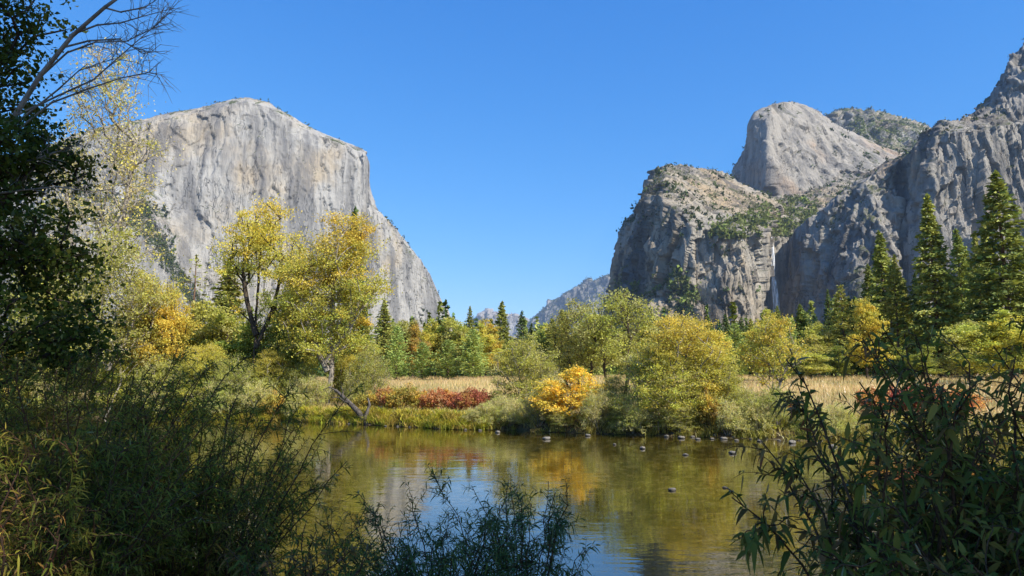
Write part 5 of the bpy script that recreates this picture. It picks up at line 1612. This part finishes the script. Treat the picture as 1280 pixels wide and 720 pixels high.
# dark shaded tree at the left frame edge, its bare limb reaching over the sky
rt = np.random.default_rng(8)
tx, ty = -6.1, 7.4
tz = gz(tx, ty)
t0 = np.array([tx, ty, tz])
rel = lambda a, b, Y: W(a, b, Y) - t0
limb = [rel(-60, 300, 7.3), rel(-20, 210, 7.2), rel(15, 150, 7.1), rel(50, 95, 7.0), rel(90, 45, 6.9), rel(130, 10, 6.8), rel(152, -6, 6.8), rel(185, -25, 6.7)]
trunk = [np.zeros(3), np.array([.05, 0, 1.5]), rel(-95, 420, 7.35), rel(-60, 300, 7.3)]
up_ = [rel(-60, 300, 7.3), rel(-75, 180, 7.3), rel(-60, 60, 7.2), rel(-40, -60, 7.2), rel(-30, -160, 7.2)]
els = []
for (px, py, rx, rz_, wgt) in [(-20, 40, .55, .45, 1.5), (-30, 110, .55, .4, 1.4), (30, 190, .5, .35, 1.3), (-10, 230, .6, .4, 1.5), (60, 200, .35, .22, .7), (35, 300, .55, .4, 1.6), (-20, 330, .6, .5, 1.6), (60, 340, .3, .2, .8), (40, 400, .55, .4, 1.6), (-30, 430, .7, .5, 1.6), (75, 430, .4, .3, 1.0), (20, 10, .4, .3, .6), (-70, -60, .9, .7, 1.5), (-110, 250, .8, .9, 1.5)]:
    c = rel(px, py, 7.2)
    els.append((c[0], c[1], c[2], rx, .7, rz_, wgt))
e = empty('alder_tree', tuple(t0))
tag(e, 'dark shaded tree at the left frame edge with a bare limb reaching over the sky', 'tree')
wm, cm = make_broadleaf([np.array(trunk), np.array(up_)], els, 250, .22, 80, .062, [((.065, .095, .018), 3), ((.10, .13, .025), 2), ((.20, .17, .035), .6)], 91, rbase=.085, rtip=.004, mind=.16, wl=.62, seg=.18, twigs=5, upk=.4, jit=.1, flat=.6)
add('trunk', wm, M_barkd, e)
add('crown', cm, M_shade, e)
paths = [(limb, .036, .010)]
bare_tips = [((15, 150), (75, 120), (120, 100), (150, 70), (175, 45), (205, 22)), ((-5, 185), (60, 128), (110, 112), (150, 96), (185, 92), (205, 96)),
             ((50, 95), (85, 66), (120, 52), (160, 50), (190, 34), (212, 12)), ((90, 45), (120, 30), (150, 28), (178, 20), (214, 10)),
             ((75, 62), (110, 48), (150, 52), (182, 66), (200, 62)), ((0, 170), (70, 112), (100, 90), (140, 72)), ((130, 10), (150, 14), (180, 8), (205, -4)),
             ((-30, 245), (30, 238), (70, 234), (110, 237), (140, 238)), ((-20, 210), (40, 200), (75, 190), (100, 178))]
for bt in bare_tips:
    pts = [rel(a + rt.normal() * 1.5, b + rt.normal() * 1.5, 7.1 - .1 * q) for q, (a, b) in enumerate(bt)]
    paths.append((pts, .0115, .0022))
    for q in range(1, len(pts) - 1):
        for r_ in range(8):
            p = pts[q] + (pts[q + 1] - pts[q]) * rt.random()
            dd = unit(unit(pts[q + 1] - pts[q]) + rt.normal(size=3) * .6)
            L = rt.uniform(.12, .4)
            e1 = p + dd * L * .5 + rt.normal(size=3) * .02; e2 = p + dd * L + np.array([0, 0, -.05]) + rt.normal(size=3) * .03
            paths.append(([p, e1, e2], .0032, .0011))
            paths.append(([e1, e1 + unit(dd + rt.normal(size=3) * .8) * L * .4], .0022, .0008))
add('limb', branchy(paths, "limb", M_barkg, 6), M_barkg, e)

# tall trees on the near bank behind the viewer, whose shade covers the near shrubs
proto('grove', make_broadleaf([straight(20, 8, .2, 61), np.array([[0, 0, 7], [1.5, 0, 12], [2.4, 0, 18]]), np.array([[0, 0, 6], [-1.5, 0, 11], [-2.2, .3, 16]])],
      [(0, 0, 24, 2.8, 2.8, 4, 2), (0, 0, 18, 3.4, 3.4, 4, 2.4), (0, 0, 12.5, 3.4, 3.4, 4, 2.4), (0, 0, 7, 3.0, 3.0, 3, 1.2)], 170, 1.0, 80, .34, PALS['green'], 62, rbase=.35, mind=.85), 28, 7.2, M_barkd, M_leaf)
proto('grove_tall', make_broadleaf([straight(21, 8, .15, 63), np.array([[0, 0, 12], [-1.2, 0, 18], [-2.4, 0, 23]]), np.array([[0, 0, 12], [1.2, 0, 17], [2.2, 0, 22]])],
      [(-1.3, -1.5, 24.4, 1.8, 1.8, 2.2, 2.0), (-1.2, -1.3, 22.8, 2.0, 2.0, 2.2, 1.8), (.9, .9, 19, 2.2, 2.2, 2.6, 2), (.4, 0, 14.5, 2.0, 2.0, 3.4, 1.6), (.3, 0, 8, 2.0, 2.0, 3, 1)], 170, 1.0, 85, .34, PALS['green'], 64, rbase=.35, mind=.8), 28, 6.4, M_barkd, M_leaf)
sd = np.array([math.sin(sb), math.cos(sb)]); sp_ = np.array([-sd[1], sd[0]])
for q, p, h, lab in ((15, 3.0, 29, 'tall green tree behind the viewer shading the left thicket'), (15.5, 6.4, 21, 'tall green tree behind the viewer shading the bottom centre willow'),
                     (9.5, 4.4, 15.5, 'shorter green tree behind the viewer shading the lower right shrubs')):
    xy = sd * q + sp_ * p
    w_, c_, ph, pw = PROTO['grove_tall' if h == 29 else 'grove']
    e = empty('cottonwood_tree', (xy[0], xy[1], gz(*xy) - .1), 0.0 if h == 29 else q, (h / ph * (1.0 if h > 20 else 1.3), h / ph * (1.0 if h > 20 else 1.3), h / ph))
    tag(e, lab, 'tree', 'trees behind the viewer')
    add('trunk', w_, None, e); add('crown', c_, None, e)
